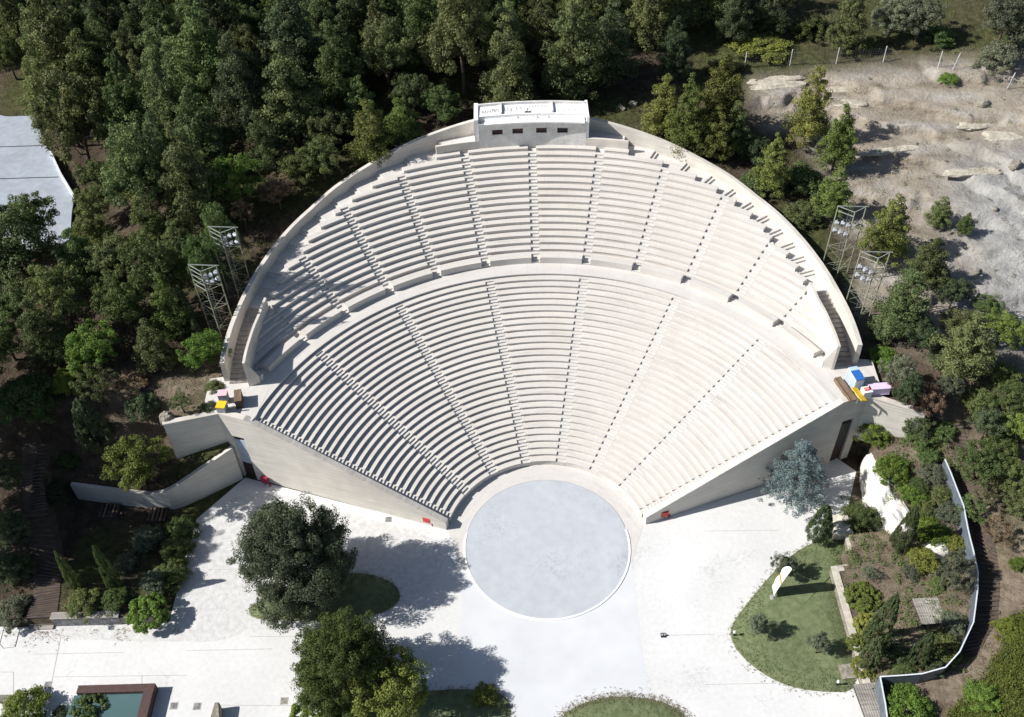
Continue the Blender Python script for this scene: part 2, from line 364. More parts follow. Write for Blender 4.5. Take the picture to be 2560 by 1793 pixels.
def sheet(name, poly, z, m):
    b = MB(); b.add([(p[0], p[1], z) for p in poly], [tuple(range(len(poly)))])
    o = b.build(name, m, recalc=False)
    if o.data.polygons[0].normal.z < 0: o.data.flip_normals()
    return struct(o)

# ------------------------------------------------------------------ the ground
def axis(lo, hi, st, far):
    a = list(np.arange(lo, hi + .01, st)); s = st; x = lo
    L = []
    while x > -far: s *= 1.35; x -= s; L.append(x)
    s = st; x = a[-1]; Rr = []
    while x < far: s *= 1.35; x += s; Rr.append(x)
    return np.array(L[::-1] + a + Rr)
def fine(ax, spans, st):
    return np.unique(np.round(np.concatenate([ax] + [np.arange(a, b + .01, st) for a, b in spans]), 3))
gx = fine(fine(axis(-112, 104, .7, 1500), [(-57, -34), (29, 42)], .22), [(42, 76)], .4); gy = fine(fine(axis(-32, 150, .7, 1500), [(-9, 13)], .22), [(13, 68)], .4)
X, Y = np.meshgrid(gx, gy); Z = ground(X, Y)
nv = X.size; nx = len(gx)
me = bpy.data.meshes.new('ground'); me.vertices.add(nv)
me.vertices.foreach_set('co', np.stack([X, Y, Z], -1).ravel())
ii, jj = np.meshgrid(np.arange(nx - 1), np.arange(len(gy) - 1)); k = (jj * nx + ii).ravel()
fc = np.stack([k, k + 1, k + 1 + nx, k + nx], -1)
me.loops.add(fc.size); me.polygons.add(len(fc)); me.loops.foreach_set('vertex_index', fc.ravel())
me.polygons.foreach_set('loop_start', np.arange(0, fc.size, 4)); me.update(); me.validate()
rk = np.clip(rockmask(X, Y), 0, 1)
at1 = me.attributes.new('rock', 'FLOAT', 'POINT'); at1.data.foreach_set('value', rk.ravel().astype(np.float32))
grs = np.clip(sstep(.42, .62, fbm(X * .09, Y * .09, 21)) + sstep(60, 66, Y) * sstep(25, 31, X) * .6, 0, 1)
at2 = me.attributes.new('grassy', 'FLOAT', 'POINT'); at2.data.foreach_set('value', grs.ravel().astype(np.float32))
at3 = me.attributes.new('greyrock', 'FLOAT', 'POINT'); at3.data.foreach_set('value', (sstep(46, 58, X - .25 * (Y - 30) + 8 * (fbm(X * .07, Y * .07, 31) - .5)) * sstep(52, 42, Y)).ravel().astype(np.float32))
tan_ = np.maximum(sstep(30, 31, X) * sstep(10, 7, Y) * .9, sstep(-52, -47, X) * sstep(-34, -36, X) * sstep(10, 12, Y) * sstep(21, 17, Y) * .8)
tan_ = np.maximum(tan_, sstep(40, 46, X) * sstep(22, 10, Y) * .8) * (.55 + .45 * sstep(.35, .55, fbm(X * .22, Y * .22, 91)))
at4 = me.attributes.new('tan', 'FLOAT', 'POINT'); at4.data.foreach_set('value', tan_.ravel().astype(np.float32))
gm = bpy.data.materials.new('hillside_soil_and_rock'); gm.use_nodes = True
n = gm.node_tree.nodes; l = gm.node_tree.links; b = n['Principled BSDF']; b.inputs['Roughness'].default_value = .95; b.inputs['Specular IOR Level'].default_value = .1
ge = n.new('ShaderNodeNewGeometry')
def ramp(src, *st):
    c = n.new('ShaderNodeValToRGB'); e = c.color_ramp.elements
    while len(e) < len(st): e.new(.5)
    for q, (p, co) in zip(e, st): q.position = p; q.color = (*co, 1)
    l.new(src, c.inputs[0]); return c.outputs[0]
def nz(sc, det=8, rough=.6, vec=None):
    q = n.new('ShaderNodeTexNoise'); q.inputs['Scale'].default_value = sc; q.inputs['Detail'].default_value = det; q.inputs['Roughness'].default_value = rough
    l.new(vec or ge.outputs['Position'], q.inputs['Vector']); return q.outputs['Fac']
mp = n.new('ShaderNodeMapping'); mp.inputs['Scale'].default_value = (.09, .30, .9); mp.inputs['Rotation'].default_value = (.0, .0, .16); l.new(ge.outputs['Position'], mp.inputs[0])
soil = ramp(nz(.6, 12, .7), (.3, (.035, .027, .02)), (.55, (.088, .068, .05)), (.75, (.16, .13, .10)))
grass = ramp(nz(1.2), (.3, (.035, .042, .018)), (.6, (.085, .090, .036)), (.8, (.15, .13, .07)))
stv = nz(1., 9, .62, mp.outputs[0])
rock = ramp(stv, (.30, (.17, .14, .11)), (.42, (.29, .25, .20)), (.54, (.36, .32, .27)), (.64, (.37, .35, .325)), (.71, (.56, .50, .39)), (.80, (.40, .38, .35)))
grk = ramp(nz(.5, 10, .7), (.3, (.25, .245, .235)), (.55, (.40, .395, .385)), (.7, (.52, .51, .49)))
a3 = n.new('ShaderNodeAttribute'); a3.attribute_name = 'greyrock'
def mixc(f, a, b_):
    q = n.new('ShaderNodeMix'); q.data_type = 'RGBA'; l.new(f, q.inputs[0]); l.new(a, q.inputs[6]); l.new(b_, q.inputs[7]); return q.outputs[2]
a1 = n.new('ShaderNodeAttribute'); a1.attribute_name = 'rock'; a2 = n.new('ShaderNodeAttribute'); a2.attribute_name = 'grassy'
a4 = n.new('ShaderNodeAttribute'); a4.attribute_name = 'tan'
tans = ramp(nz(.9, 12, .72), (.3, (.12, .092, .066)), (.5, (.23, .185, .14)), (.7, (.33, .28, .22)))
l.new(mixc(a1.outputs['Fac'], mixc(a4.outputs['Fac'], mixc(a2.outputs['Fac'], soil, grass), tans), mixc(a3.outputs['Fac'], rock, grk)), b.inputs['Base Color'])
mp2 = n.new('ShaderNodeMapping'); mp2.inputs['Scale'].default_value = (.55, 1.5, 1.); mp2.inputs['Rotation'].default_value = (0, 0, .15); l.new(ge.outputs['Position'], mp2.inputs[0])
ad = n.new('ShaderNodeMath'); ad.operation = 'ADD'; l.new(nz(.7, 12, .62, mp2.outputs[0]), ad.inputs[0]); l.new(nz(2.2, 10, .7), ad.inputs[1])
bp = n.new('ShaderNodeBump'); bp.inputs['Strength'].default_value = .8; bp.inputs['Distance'].default_value = .45; l.new(ad.outputs[0], bp.inputs['Height']); l.new(bp.outputs[0], b.inputs['Normal'])
me.materials.append(gm); me.shade_smooth()
go = bpy.data.objects.new('ground', me); COL.objects.link(go); struct(go)

plz = [(-95, -60), (45, -60), (29.6, -19.9), (29.6, -4.3), (31, -2.6), (32, .9), (34, 4), (36.2, 9), (34.5, 11), (30, 9), (11.3, 2.6), (-11.3, 2.6), (-30, 9), (-34.8, 10.6), (-39.3, 4.9), (-40, -8), (-95, -8)]
sheet('plaza', plz, .004, M['plaza'])
grv = smoothpoly([(-12, 1.5), (-20, 4.3), (-34.0, 9.6), (-38.3, 4.6), (-39.6, -7.6), (-56, -8.6), (-56, -9.3), (-40, -10.2), (-33, -10.5), (-30, -8), (-24, -8), (-17, -9), (-13, -6), (-11, -2)], 2)
sheet('gravel', grv, .008, M['gravel'])
fcr = [(-9.2, -3.0), (-9.1, -40), (8.9, -40), (9.0, -2.6), (8, 2), (-8, 2)]
sheet('forecourt', fcr, .010, M['fore'])
wk = [(11.35 * sin(t), 11.35 * cos(t)) for t in np.linspace(R(-76), R(76), 61)] + [(9, -2.4), (-9.2, -2.8)]
sheet('orchestra_walk', wk, .014, M['walk'])
sheet('orchestra_floor', [(8.95 * sin(t), 8.95 * cos(t)) for t in np.linspace(0, 2 * pi, 128, endpoint=False)], .05, M['disc'])
rb = MB(); rb.sweep([(8.9, -.05), (8.9, .085), (9.1, .085), (9.1, -.05)], R(78), R(282), 90)
o = rb.build('orchestra_kerb', M['white']); struct(o)
rb = MB(); rb.sweep([(8.95, 0), (8.95, .062), (9.0, .062), (9.0, 0)], R(-75), R(75), 60); struct(rb.build('orchestra_gutter', M['joint']))
jb = MB()
def J(px0, py0, px1, py1, wd=.05):
    a = onz(px0, py0, .016); c = onz(px1, py1, .016); d = (c - a)[:2]; q = np.array([-d[1], d[0]]) / np.linalg.norm(d) * wd / 2
    jb.add([(*(a[:2] + q), .016), (*(a[:2] - q), .016), (*(c[:2] - q), .016), (*(c[:2] + q), .016)], [(0, 1, 2, 3)])
for a in [(140, 1408, 104, 1590), (80, 1467, 277, 1463), (418, 1459, 610, 1455), (120, 1518, 420, 1514), (0, 1507, 30, 1507), (30, 1507, 30, 1590), (490, 1581, 720, 1583), (560, 1427, 715, 1427), (1580, 1191, 1745, 1189), (1492, 1425, 1600, 1422), (1580, 1535, 1740, 1532), (466, 1277, 560, 1276), (1000, 1240, 1036, 1290), (318, 1515, 318, 1545)]: J(*a)
struct(jb.build('paving_joints', M['joint'], recalc=False))
# lawns
lw = [(-15.4, -6.0), (-16.5, -3.9), (-20, -2.6), (-25, -3.0), (-31.6, -6.2), (-31.2, -7.9), (-27, -8.3), (-21, -8.5), (-17, -7.6)]
def lawn(poly, name='lawn', h=.06, m=None):
    q = smoothpoly(poly, 2); c = np.mean(np.array(q), 0)
    b = MB(); nn = len(q); rings = [(1, 0), (.985, h), (.6, h + .05), (.25, h + .08)]
    vs = []
    for s_, z in rings: vs += [(c[0] + (p[0] - c[0]) * s_, c[1] + (p[1] - c[1]) * s_, z) for p in q]
    vs.append((c[0], c[1], h + .09)); fs = []
    for k in range(len(rings) - 1):
        for i in range(nn): fs.append((k * nn + i, k * nn + (i + 1) % nn, (k + 1) * nn + (i + 1) % nn, (k + 1) * nn + i))
    for i in range(nn): fs.append(((len(rings) - 1) * nn + i, (len(rings) - 1) * nn + (i + 1) % nn, len(rings) * nn))
    b.add(vs, fs); return struct(b.build(name, m or M['lawn'], smooth=True)), q
_, lawn1 = lawn(lw)
lw2 = [(32.4, .4), (28.5, -.6), (25.2, -2.8), (22.2, -5.8), (19.6, -8.6), (17.9, -10.8), (18.3, -13), (20, -15.2), (22.5, -16.9), (25.5, -17.6), (29.7, -17.7), (29.75, -11), (30.0, -4.3), (32.3, -2.6)]
_, lawn2 = lawn(lw2)
lw3 = [(.2, -19.6), (1.6, -18.4), (4.2, -17.5), (7, -17.4), (10, -17.9), (12.6, -19.4), (14, -24), (8, -32), (0, -30), (-2, -23)]
_, lawn3 = lawn(lw3)
lw4 = [(-6.0, -16.3), (-4.2, -17.6), (-4.4, -20), (-10, -26), (-24, -26), (-25, -19), (-20, -17.2), (-12, -16.2)]
_, lawn4 = lawn(lw4)
rd = [tuple(onz(*p, 10.86)[:2]) for p in [(0, 185), (35, 196), (62, 226), (85, 280), (112, 345), (135, 395), (166, 445), (160, 480), (158, 530), (150, 545), (0, 575)]] + [(-120, 40), (-120, 84)]
rb = MB(); rb.prism(smoothpoly(rd, 2), 8, 10.86); struct(rb.build('road', M['asphalt']))
jb = MB()
for a in [(0, 332, 108, 326), (0, 402, 132, 397)]:
    p = onz(a[0], a[1], 10.864); q = onz(a[2], a[3], 10.864); jb.add([(p[0] - 40, p[1] - .1, 10.864), (p[0] - 40, p[1] + .1, 10.864), (q[0], q[1] + .1, 10.864), (q[0], q[1] - .1, 10.864)], [(0, 3, 2, 1)])
struct(jb.build('road_joints', M['dark']))
def railwall(pts, z, label, h=.5):
    b = MB(); b.wall(dens(pts, False, 1.2), .28, z - .8, z + h); tag(b.build('low_wall', M['pipe']), label, 'wall')
railwall([onz(*p, 11.1)[:2] for p in [(112, 345), (135, 395), (166, 447)]], 11.1, 'thin pale low wall along the right edge of the blue grey road')
railwall([onz(*p, 11.1)[:2] for p in [(-6, 160), (25, 176)]], 11.1, 'short white wall stub in the trees above the blue grey road')
# path beside the metal fence
def strip(name, left, right, m, off=.06, k=6, n=4):     # a ribbon laid on the terrain between two pixel polylines
    def res(pl):
        P_ = [at(*p) for p in pl]; out = []
        for i in range(len(P_) - 1):
            for q in range(k): out.append(np.array(P_[i]) + (np.array(P_[i + 1]) - np.array(P_[i])) * q / k)
        out.append(np.array(P_[-1])); return out
    A, B = res(left), res(right); b = MB(); vs = []
    for a_, c_ in zip(A, B):
        for q in range(n + 1):
            p = a_ + (c_ - a_) * q / n; vs.append((p[0], p[1], G(*p) + off))
    b.add(vs, [(i * (n + 1) + q, i * (n + 1) + q + 1, (i + 1) * (n + 1) + q + 1, (i + 1) * (n + 1) + q) for i in range(len(A) - 1) for q in range(n)])
    o = b.build(name, m, recalc=False)
    if o.data.polygons[0].normal.z < 0: o.data.flip_normals()
    return o

# ------------------------------------------------------------------ the amphitheatre
A0 = R(.2); WA = R(20.62); HA = 3.5 * WA        # axis, wedge angle, half fan of the lower seats
CY, RE, RW0, RW1 = 18.1, 33.0, 35.25, 35.75
amph = thing('amphitheatre', 'open air theatre of pale concrete seat rows fanned round a grey orchestra circle', 'amphitheatre', (0, 20, 0))
NL, dL, hL, rL, zL = 29, .763, .337, 11.2, .8
NU, dU, hU = 17, .83, .46
rU = lambda k: 49.68 - dU * (NU - k)
zU = lambda k: 18.25 - hU * (NU - k)
def rowprof(r, d, z, h, lip=.07, t=.085, back=.07):
    return [(r + lip, z - h), (r + lip, z - t), (r, z - t), (r, z), (r + d + back - .01, z), (r + d + back - .01, z - h)]
AW = .55                                        # half the width of a stairway
cand = []                                       # (visible size, wedge, prof, t0, t1)
def angE(r):                                    # where a row of the upper seats meets the walkway round the rim
    c = (r * r + CY * CY - RE * RE) / (2 * CY * r)
    return math.acos(max(-1, min(1, c)))
lowW = []
for j in range(7):
    t0 = -HA + j * WA; t1 = t0 + WA
    e0 = .66 if j == 0 else AW; e1 = .66 if j == 6 else AW
    base = MB(); base.sweep([(rL + .3, .0), (rL + .3, zL - .3), (rL + NL * dL, zL + NL * hL - .5), (rL + NL * dL, 0)], t0, t1, 10)
    wd = base.build('seating_wedge', M['seat'], amph); lowW.append(wd)
    for i in range(NL):
        r = rL + i * dL
        pr_ = rowprof(r, dL, zL + i * hL, hL if i else zL)
        cand.append(((t1 - t0) * r * dL * (1.4 if i > 6 else 1), wd, pr_, t0 + A0, t1 + A0, e0, e1, max(4, int((t1 - t0) * r / 1.1))))
upW = []
for j in range(-7, 7):
    t0 = j * WA / 2; t1 = t0 + WA / 2; wd = None
    for k in range(1, NU + 1):
        r = rU(k); te = angE(r + .4); a, b_ = max(t0, -te), min(t1, te)
        if k == NU: a, b_ = max(t0, -R(14.6)), min(t1, R(14.6))
        if b_ - a < .03: continue
        if wd is None:
            bs = MB(); ks = [q for q in range(1, NU + 1) if min(t1, angE(rU(q) + .4)) - max(t0, -angE(rU(q) + .4)) > .03]
            r1 = rU(max(ks)) + dU
            tl = lambda rr, t0=t0, t1=t1: max(t0, -angE(rr)); tr_ = lambda rr, t0=t0, t1=t1: min(t1, angE(rr))
            rs = np.linspace(rU(1) + .2, r1, 8)
            pf = [(x_, 9.) for x_ in rs[::-1]] + [(x_, zU(1) - .35 + (x_ - rU(1)) * hU / dU - .35) for x_ in rs]
            bs.sweep(pf, lambda q: tl(q) + A0, lambda q: tr_(q) + A0, 6); wd = bs.build('seating_wedge', M['seat'], amph); upW.append(wd)
        pr_ = rowprof(r, dU, zU(k), hU)
        end0 = AW if a == t0 and abs(j) < 7 else 0.; end1 = AW if b_ == t1 else 0.
        cand.append(((b_ - a) * r * dU * 1.1, wd, pr_, a + A0, b_ + A0, end0, end1, max(3, int((b_ - a) * r / 1.1))))
    if abs(t0) < R(53) or True:                 # bench wall along the foot of the upper seats
        a, b_ = max(t0, -R(63.5)), min(t1, R(63.5))
        if b_ - a > .02:
            bw = MB(); e0 = AW if a == t0 else 0; e1 = AW if b_ == t1 else 0
            bw.sweep([(35.32, 10.3), (35.32, 11.5), (36.3, 11.5), (36.3, 10.3)], lambda r: a + A0 + e0 / r, lambda r: b_ + A0 - e1 / r, 6)
            bw.build('bench_wall', M['seat'], amph)
order = sorted(range(len(cand)), key=lambda q: -cand[q][0])
rest = MB()
for rank, q in enumerate(order):
    _, wd, pr_, a, b_, e0, e1, n_ = cand[q]
    if rank < 100:
        mb = MB(); mb.sweep(pr_, lambda r: a + e0 / r, lambda r: b_ - e1 / r, n_); mb.build('seat_row', M['seat'], wd)
    else: rest.sweep(pr_, lambda r: a + e0 / r, lambda r: b_ - e1 / r, n_)
stuff(rest.build('seat_rows', M['seat'], amph))
def stairs(t, r0, r1, z0, d, h, n_, half0, half1, k0=0):   # two half steps to each row
    mb = MB(); pts = []; z = z0
    for i in range(n_):
        r = r0 + i * d; zz = z0 + i * h
        pts += [(r + .05, zz - h), (r + .05, zz - h / 2), (r + d * .56, zz - h / 2), (r + d * .56, zz)]
    pts += [(r0 + n_ * d + .06, z0 + (n_ - 1) * h)]
    pts += [(r0 + n_ * d + .06, z0 + (n_ - 1) * h - 1.2), (r0 + .05, z0 - h - .4)]
    mb.sweep(pts, lambda r: t + A0 - half0 / r, lambda r: t + A0 + half1 / r, 2)
    return mb.build('stairway', M['step'], amph)
for j in range(8):
    t = -HA + j * WA
    stairs(t, rL, 0, zL, dL, hL, NL, 0.0 if j == 0 else AW - .012, 0.0 if j == 7 else AW - .012) if 0 < j < 7 else stairs(t, rL, 0, zL, dL, hL, NL, 0 if j == 0 else .645, 0 if j == 7 else .645)
for j in range(-6, 7):
    t = j * WA / 2; ks = [k for k in range(1, NU) if angE(rU(k) + .4) > abs(t) + .6 / rU(k)]
    if not ks: continue
    st = stairs(t, rU(1), 0, zU(1), dU, hU, len(ks), AW - .012, AW - .012)
    fl = MB(); fl.sweep([(35.36, 10.2), (35.36, 10.72), (35.75, 10.72), (35.75, 10.86), (36.3, 10.86), (36.3, 10.2)], t + A0 - (AW - .012) / 35.8, t + A0 + (AW - .012) / 35.8, 2)
    fl.build('stairway', M['step'], amph)
# diazoma and the two end platforms
dz = MB(); dz.sweep([(rL + NL * dL + .095, 9.6), (rL + NL * dL + .095, 10.46), (rL + NL * dL, 10.46), (rL + NL * dL, 10.57), (36.4, 10.57), (36.4, 9.6)], -HA + A0, HA + A0, 70)
dz.build('middle_walkway', M['walk'], amph)
for s in (-1, 1):
    a = (33.4 * sin(HA) * s, 33.4 * cos(HA)); b_ = (36.4 * sin(HA) * s, 36.4 * cos(HA))
    pl = MB(); pl.prism([(33.2 * sin(HA - .02) * s, 33.2 * cos(HA - .02)), (s * 31.75, 10.1), (s * 35.2, 11.3), (s * 37.4, 11.6), (s * 37.6, 16.6), (s * 35.2, 17.0), (s * 33.0, 16.9), (36.2 * sin(R(62)) * s, 36.2 * cos(R(62))), (34.0 * sin(R(64)) * s, 34.0 * cos(R(64)))], 9.6, 10.57 + .012)
    pl.build('end_platform', M['walk'], amph)
# walkway round the rim, in steps with the rows
def thC(k):
    r = rU(k); a = angE(r); return math.atan2(r * sin(a), r * cos(a) - CY)
ths = [thC(k) for k in range(1, NU + 1)]        # decreasing with k
TS0, TS1 = R(77), R(95)
wkb = MB(); WO = .7
for s in (-1, 1):
    kk = [k for k in range(1, NU + 1) if ths[k - 1] < TS0]
    for k in kk:
        ta = ths[k - 1]; tb = ths[k] if k < NU else R(2)
        mid = ta - .42 / 35
        t_hi = ta if k != kk[0] else TS0
        a, b_ = sorted((s * tb, s * (mid if k != kk[0] else t_hi)))
        wkb.sweep([(RE - .12, zU(k) - 2.6), (RE - .12, zU(k) - WO), (RW0 + .02, zU(k) - WO), (RW0 + .02, zU(k) - 2.6)], a, b_, max(2, int((b_ - a) * 30)), CY)
        if k != kk[0]:
            a, b_ = sorted((s * mid, s * ta))
            wkb.sweep([(RE - .12, zU(k) - 2.6), (RE - .12, zU(k) - hU / 2 - WO), (RW0 + .02, zU(k) - hU / 2 - WO), (RW0 + .02, zU(k) - 2.6)], a, b_, 1, CY)
wkb.build('rim_walkway', M['walk'], amph)
kb = min(k for k in range(1, NU + 1) if ths[k - 1] < TS0); ztop = zU(kb) - WO
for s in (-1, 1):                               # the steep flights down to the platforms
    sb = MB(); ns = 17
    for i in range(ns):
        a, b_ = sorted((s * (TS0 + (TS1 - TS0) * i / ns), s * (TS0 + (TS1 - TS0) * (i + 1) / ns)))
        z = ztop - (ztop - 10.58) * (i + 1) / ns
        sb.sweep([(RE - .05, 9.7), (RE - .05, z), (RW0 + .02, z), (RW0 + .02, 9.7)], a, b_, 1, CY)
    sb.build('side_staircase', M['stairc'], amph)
    pb = MB(); tt = np.linspace(R(76.5), R(95), 14)
    pts = [(s * 32.72 * sin(t), CY + 32.72 * cos(t)) for t in tt]
    inn = [(s * 33.02 * sin(t), CY + 33.02 * cos(t)) for t in tt]
    z1 = [14.5 - .5 * min(1, i / 3.) + .3 * max(0, (i - 8) / 5.) for i in range(14)]
    for i in range(13): pb.prism([pts[i], pts[i + 1], inn[i + 1], inn[i]], 9.8, [z1[i], z1[i + 1], z1[i + 1], z1[i]])
    c0 = (s * 35.32 * sin(R(63.6)), 35.32 * cos(R(63.6))); c1 = pts[-1]; d = np.array(c1) - np.array(c0); q = np.array([-d[1], d[0]]) / np.linalg.norm(d) * .3 * s
    pb.prism([c0, c1, tuple(np.array(c1) + q), tuple(np.array(c0) + q)], 9.8, [11.6, z1[-1], z1[-1], 11.6])
    pb.build('parapet', M['wallp'], amph)
# low wall before the control booth
aw = MB(); aw.sweep([(50.40, 17.2), (50.40, 19.4), (50.75, 19.4), (50.75, 17.2)], -R(14.4) + A0, R(14.4) + A0, 24); aw.build('bench_wall', M['wallp'], amph)
pf = MB(); pf.sweep([(50.7, 17.6), (50.7, 18.75), (53.0, 18.75), (53.0, 17.6)], -R(13.6) + A0, R(13.6) + A0, 24); pf.build('upper_platform', M['walk'], amph)

# wall round the rim
TT = [(0, 21.1), (12, 20.8), (21, 20.0), (30.7, 19.1), (37, 18.4), (45.4, 17.6), (52, 16.75), (58, 16.3), (65, 15.6), (71, 15.0), (80, 14.2), (93.2, 13.55)]
def ztw(t): return float(np.interp(abs(t), [R(a) for a, _ in TT], [z for _, z in TT]))
pw = MB(); N_ = 110; tt = np.linspace(-R(93.2), R(93.2), N_)
for i in range(N_):
    t = tt[i]; z = ztw(t)
    pw.v += [(q * sin(t), CY + q * cos(t), zz) for q, zz in ((RW0, 8.0), (RW0, z), (RW1, z), (RW1 + .25, 8.0))]
for i in range(N_ - 1):
    for q in range(4): pw.f.append((4 * i + q, 4 * i + 4 + q, 4 * i + 4 + (q + 1) % 4, 4 * i + (q + 1) % 4))
pw.f += [(0, 1, 2, 3), tuple(4 * (N_ - 1) + q for q in (3, 2, 1, 0))]
tag(pw.build('rim_wall', M['wallp']), 'curved pale concrete wall running round the back and sides of the seating', 'wall')

# retaining walls of the wings
def retaining(s, label, label2):
    t = thing('retaining_wall', label, 'wall', (s * 22, 6.4, 0))
    S = np.array([s * 11.05, 2.45]); E_ = np.array([s * 35.4, 11.0]); d = (E_ - S) / np.linalg.norm(E_ - S); nrm = np.array([d[1], -d[0]]) * s   # outward normal
    L = np.linalg.norm(E_ - S); za = lambda u: min(10.8, 1.2 + u * (10.8 - 1.2) / 22.9)
    d0, d1 = L - 2.2, L - .65
    th = .72
    b = MB()
    def seg(u0, u1, zb, z0, z1):
        p = [S + d * u0, S + d * u1, S + d * u1 - nrm * th, S + d * u0 - nrm * th]
        b.prism([tuple(x) for x in p], zb, [z0, z1, z1, z0])
    seg(0, 22.9, 0, za(0), 10.8); seg(22.9, d0, 0, 10.8, 10.8); seg(d0, d1, 7.4, 10.8, 10.8); seg(d1, L + .3, 0, 10.8, 10.8)
    b.build('wall', M['wallc'], t)
    # doorway: dark lintel, pale panel (right one painted dark for shade), dark leaf
    def pan(name, zb, z1, dep, m, par):
        p = [S + d * (d0 + .01) - nrm * dep, S + d * (d1 - .01) - nrm * dep, S + d * (d1 - .01) - nrm * (dep + .12), S + d * (d0 + .01) - nrm * (dep + .12)]
        return MB().prism([tuple(x) for x in p], zb, z1).build(name, m, par)
    pan('door', .02, 2.5, .30, M['doordark'], t); pan('door_panel', 2.51, 6.55, .26, M['doorblue'] if s < 0 else M['dark'], t); pan('door_lintel', 6.56, 7.4, .33, M['dark'], t)
    c = MB()
    for u0, u1, z0, z1 in ((0, 22.9, za(0), 10.8), (22.9, L + .3, 10.8, 10.8)):
        p = [S + d * u0 - nrm * .02, S + d * u1 - nrm * .02, S + d * u1 - nrm * (th - .02), S + d * u0 - nrm * (th - .02)]
        c.prism([tuple(x) for x in p], [z0 - .05, z1 - .05, z1 - .05, z0 - .05], [z0 + .05, z1 + .05, z1 + .05, z0 + .05])
    c.build('coping', M['rough'] if False else M['wallp'], t)
    return t
retaining(-1, 'long sunlit concrete retaining wall left of the orchestra with a tall blue panelled doorway', '')
retaining(1, 'long shaded concrete retaining wall right of the orchestra with a black doorway', '')
t = thing('wing_wall', 'shaded board marked concrete wing wall at the left end of the theatre', 'wall', (-38.5, 10.4, 3))
b = MB(); b.wall([(-41.3, 9.75), (-35.45, 11.15)], .5, 2.4, 10.62); b.build('wall', M['wallc'], t)
b = MB(); b.wall([(-41.35, 9.7), (-35.4, 11.1)], .62, 10.62, 10.75); b.build('coping', M['wallp'], t)
t = thing('wing_wall', 'pale concrete wing wall beyond the right corner of the theatre', 'wall', (38.2, 9.8, 4))
b = MB(); b.wall([(35.5, 11.1), (41.3, 8.7)], .5, 3.5, [10.62, 10.0]); b.build('wall', M['wallc'], t)
b = MB(); b.wall([(35.45, 11.0), (41.35, 8.6)], .7, [10.63, 10.01], [10.75, 10.13]); b.build('coping', M['wallp'], t)
BEDP = dens([(-53.6, 8.1), (-47.5, 6.95), (-44.0, 6.36), (-43.0, 6.27), (-42.2, 6.27), (-41.4, 6.5), (-40.4, 7.0), (-39.0, 7.87), (-35.0, 10.45)], False, .5)
b = MB(); b.wall(BEDP, .45, -.1, [2.75 + 2.9 * max(0, (x_ + 44) / 9.) ** .9 if x_ > -44 else 2.75 for x_, _ in BEDP])
tag(b.build('bed_wall', M['wallc']), 'bent grey concrete wall holding the planted bed below the left wing', 'wall')

# control booth at the top
bo = thing('control_booth', 'white control booth with four small brown windows at the top of the seating', 'booth', (0, 51.6, 18.7))
def arc(x): return math.sqrt(50.46 ** 2 - (x - .17) ** 2)       # the booth follows the curve of the rows
xs = np.linspace(-6.75, 7.25, 15)
wins = [(-5.0, .0), (-2.35, 0), (.75, 0), (3.5, 0)]
b = MB(); xx = sorted(set(list(np.round(xs, 3)) + [w_[0] for w_ in wins] + [w_[0] + 1.38 for w_ in wins]))
inw = lambda x: any(w_[0] - .001 <= x < w_[0] + 1.37 for w_ in wins)
for i in range(len(xx) - 1):
    x0, x1 = xx[i], xx[i + 1]; p = [(x0, arc(x0) - .09), (x1, arc(x1) - .09), (x1, arc(x1) + .4), (x0, arc(x0) + .4)]
    if inw(x0): b.prism(p, 18.0, 20.1); b.prism(p, 20.86, 21.85)
    else: b.prism(p, 18.0, 21.85)
b.build('front_wall', M['booth'], bo)
for k, (x0, _) in enumerate(wins):
    f = MB(); y0 = arc(x0 + .69)
    for q in ((x0 + .69, 20.13, 1.36, .06), (x0 + .69, 20.83, 1.36, .06)): f.box((q[0], y0 + .13, q[1]), (q[2], .08, q[3]))
    for q in (x0 + .04, x0 + 1.34): f.box((q, y0 + .13, 20.48), (.06, .08, .64))
    fo = f.build('window', M['doordark'] if k < 3 else M['dark'], bo)
    MB().box((x0 + .69, y0 + .17, 20.48), (1.24, .04, .64)).build('shutter' if k < 3 else 'pane', M['shutter'] if k < 3 else M['dark'], fo)
b = MB()
for x0, x1 in ((-7.3, -6.76), (7.26, 7.6)): MB().prism([(x0, arc(x0) + .02), (x1, arc(x1) + .02), (x1, 53.9), (x0, 53.9)], 17.6, [22.5, 22.5, 22.65, 22.65]).build('side_wall', M['white'], bo)
b = MB(); tl = list(np.linspace(-5.9, 7.0, 14))
for i in range(13):
    x0, x1 = tl[i], tl[i + 1]; b.prism([(x0, arc(x0) - .55), (x1, arc(x1) - .55), (x1, arc(x1) + .9), (x0, arc(x0) + .9)], 21.86, 22.03)
b.build('ledge', M['white'], bo)
b = MB(); tl = list(np.linspace(-6.75, 7.25, 15))
for i in range(14):
    x0, x1 = tl[i], tl[i + 1]; b.prism([(x0, arc(x0) + .91), (x1, arc(x1) + .91), (x1, arc(x1) + 3.5), (x0, arc(x0) + 3.5)], 20.2, 22.4)
b.build('roof', M['white'], bo)
b = MB()
for i in range(14):
    x0, x1 = tl[i], tl[i + 1]; b.prism([(x0, arc(x0) + 3.25), (x1, arc(x1) + 3.25), (x1, arc(x1) + 3.52), (x0, arc(x0) + 3.52)], 22.39, 22.75)
    b.prism([(x0, arc(x0) + 3.51), (x1, arc(x1) + 3.51), (x1, arc(x1) + 3.72), (x0, arc(x0) + 3.72)], 17.0, 22.5)
b.build('roof_kerb', M['booth'], bo)
b = MB()
for x in (-3.75, 2.95): MB().prism([(x - .09, arc(x) + 1.1), (x + .09, arc(x) + 1.1), (x + .09, arc(x) + 3.24), (x - .09, arc(x) + 3.24)], 22.401, 22.7).build('roof_rib', M['booth'], bo)
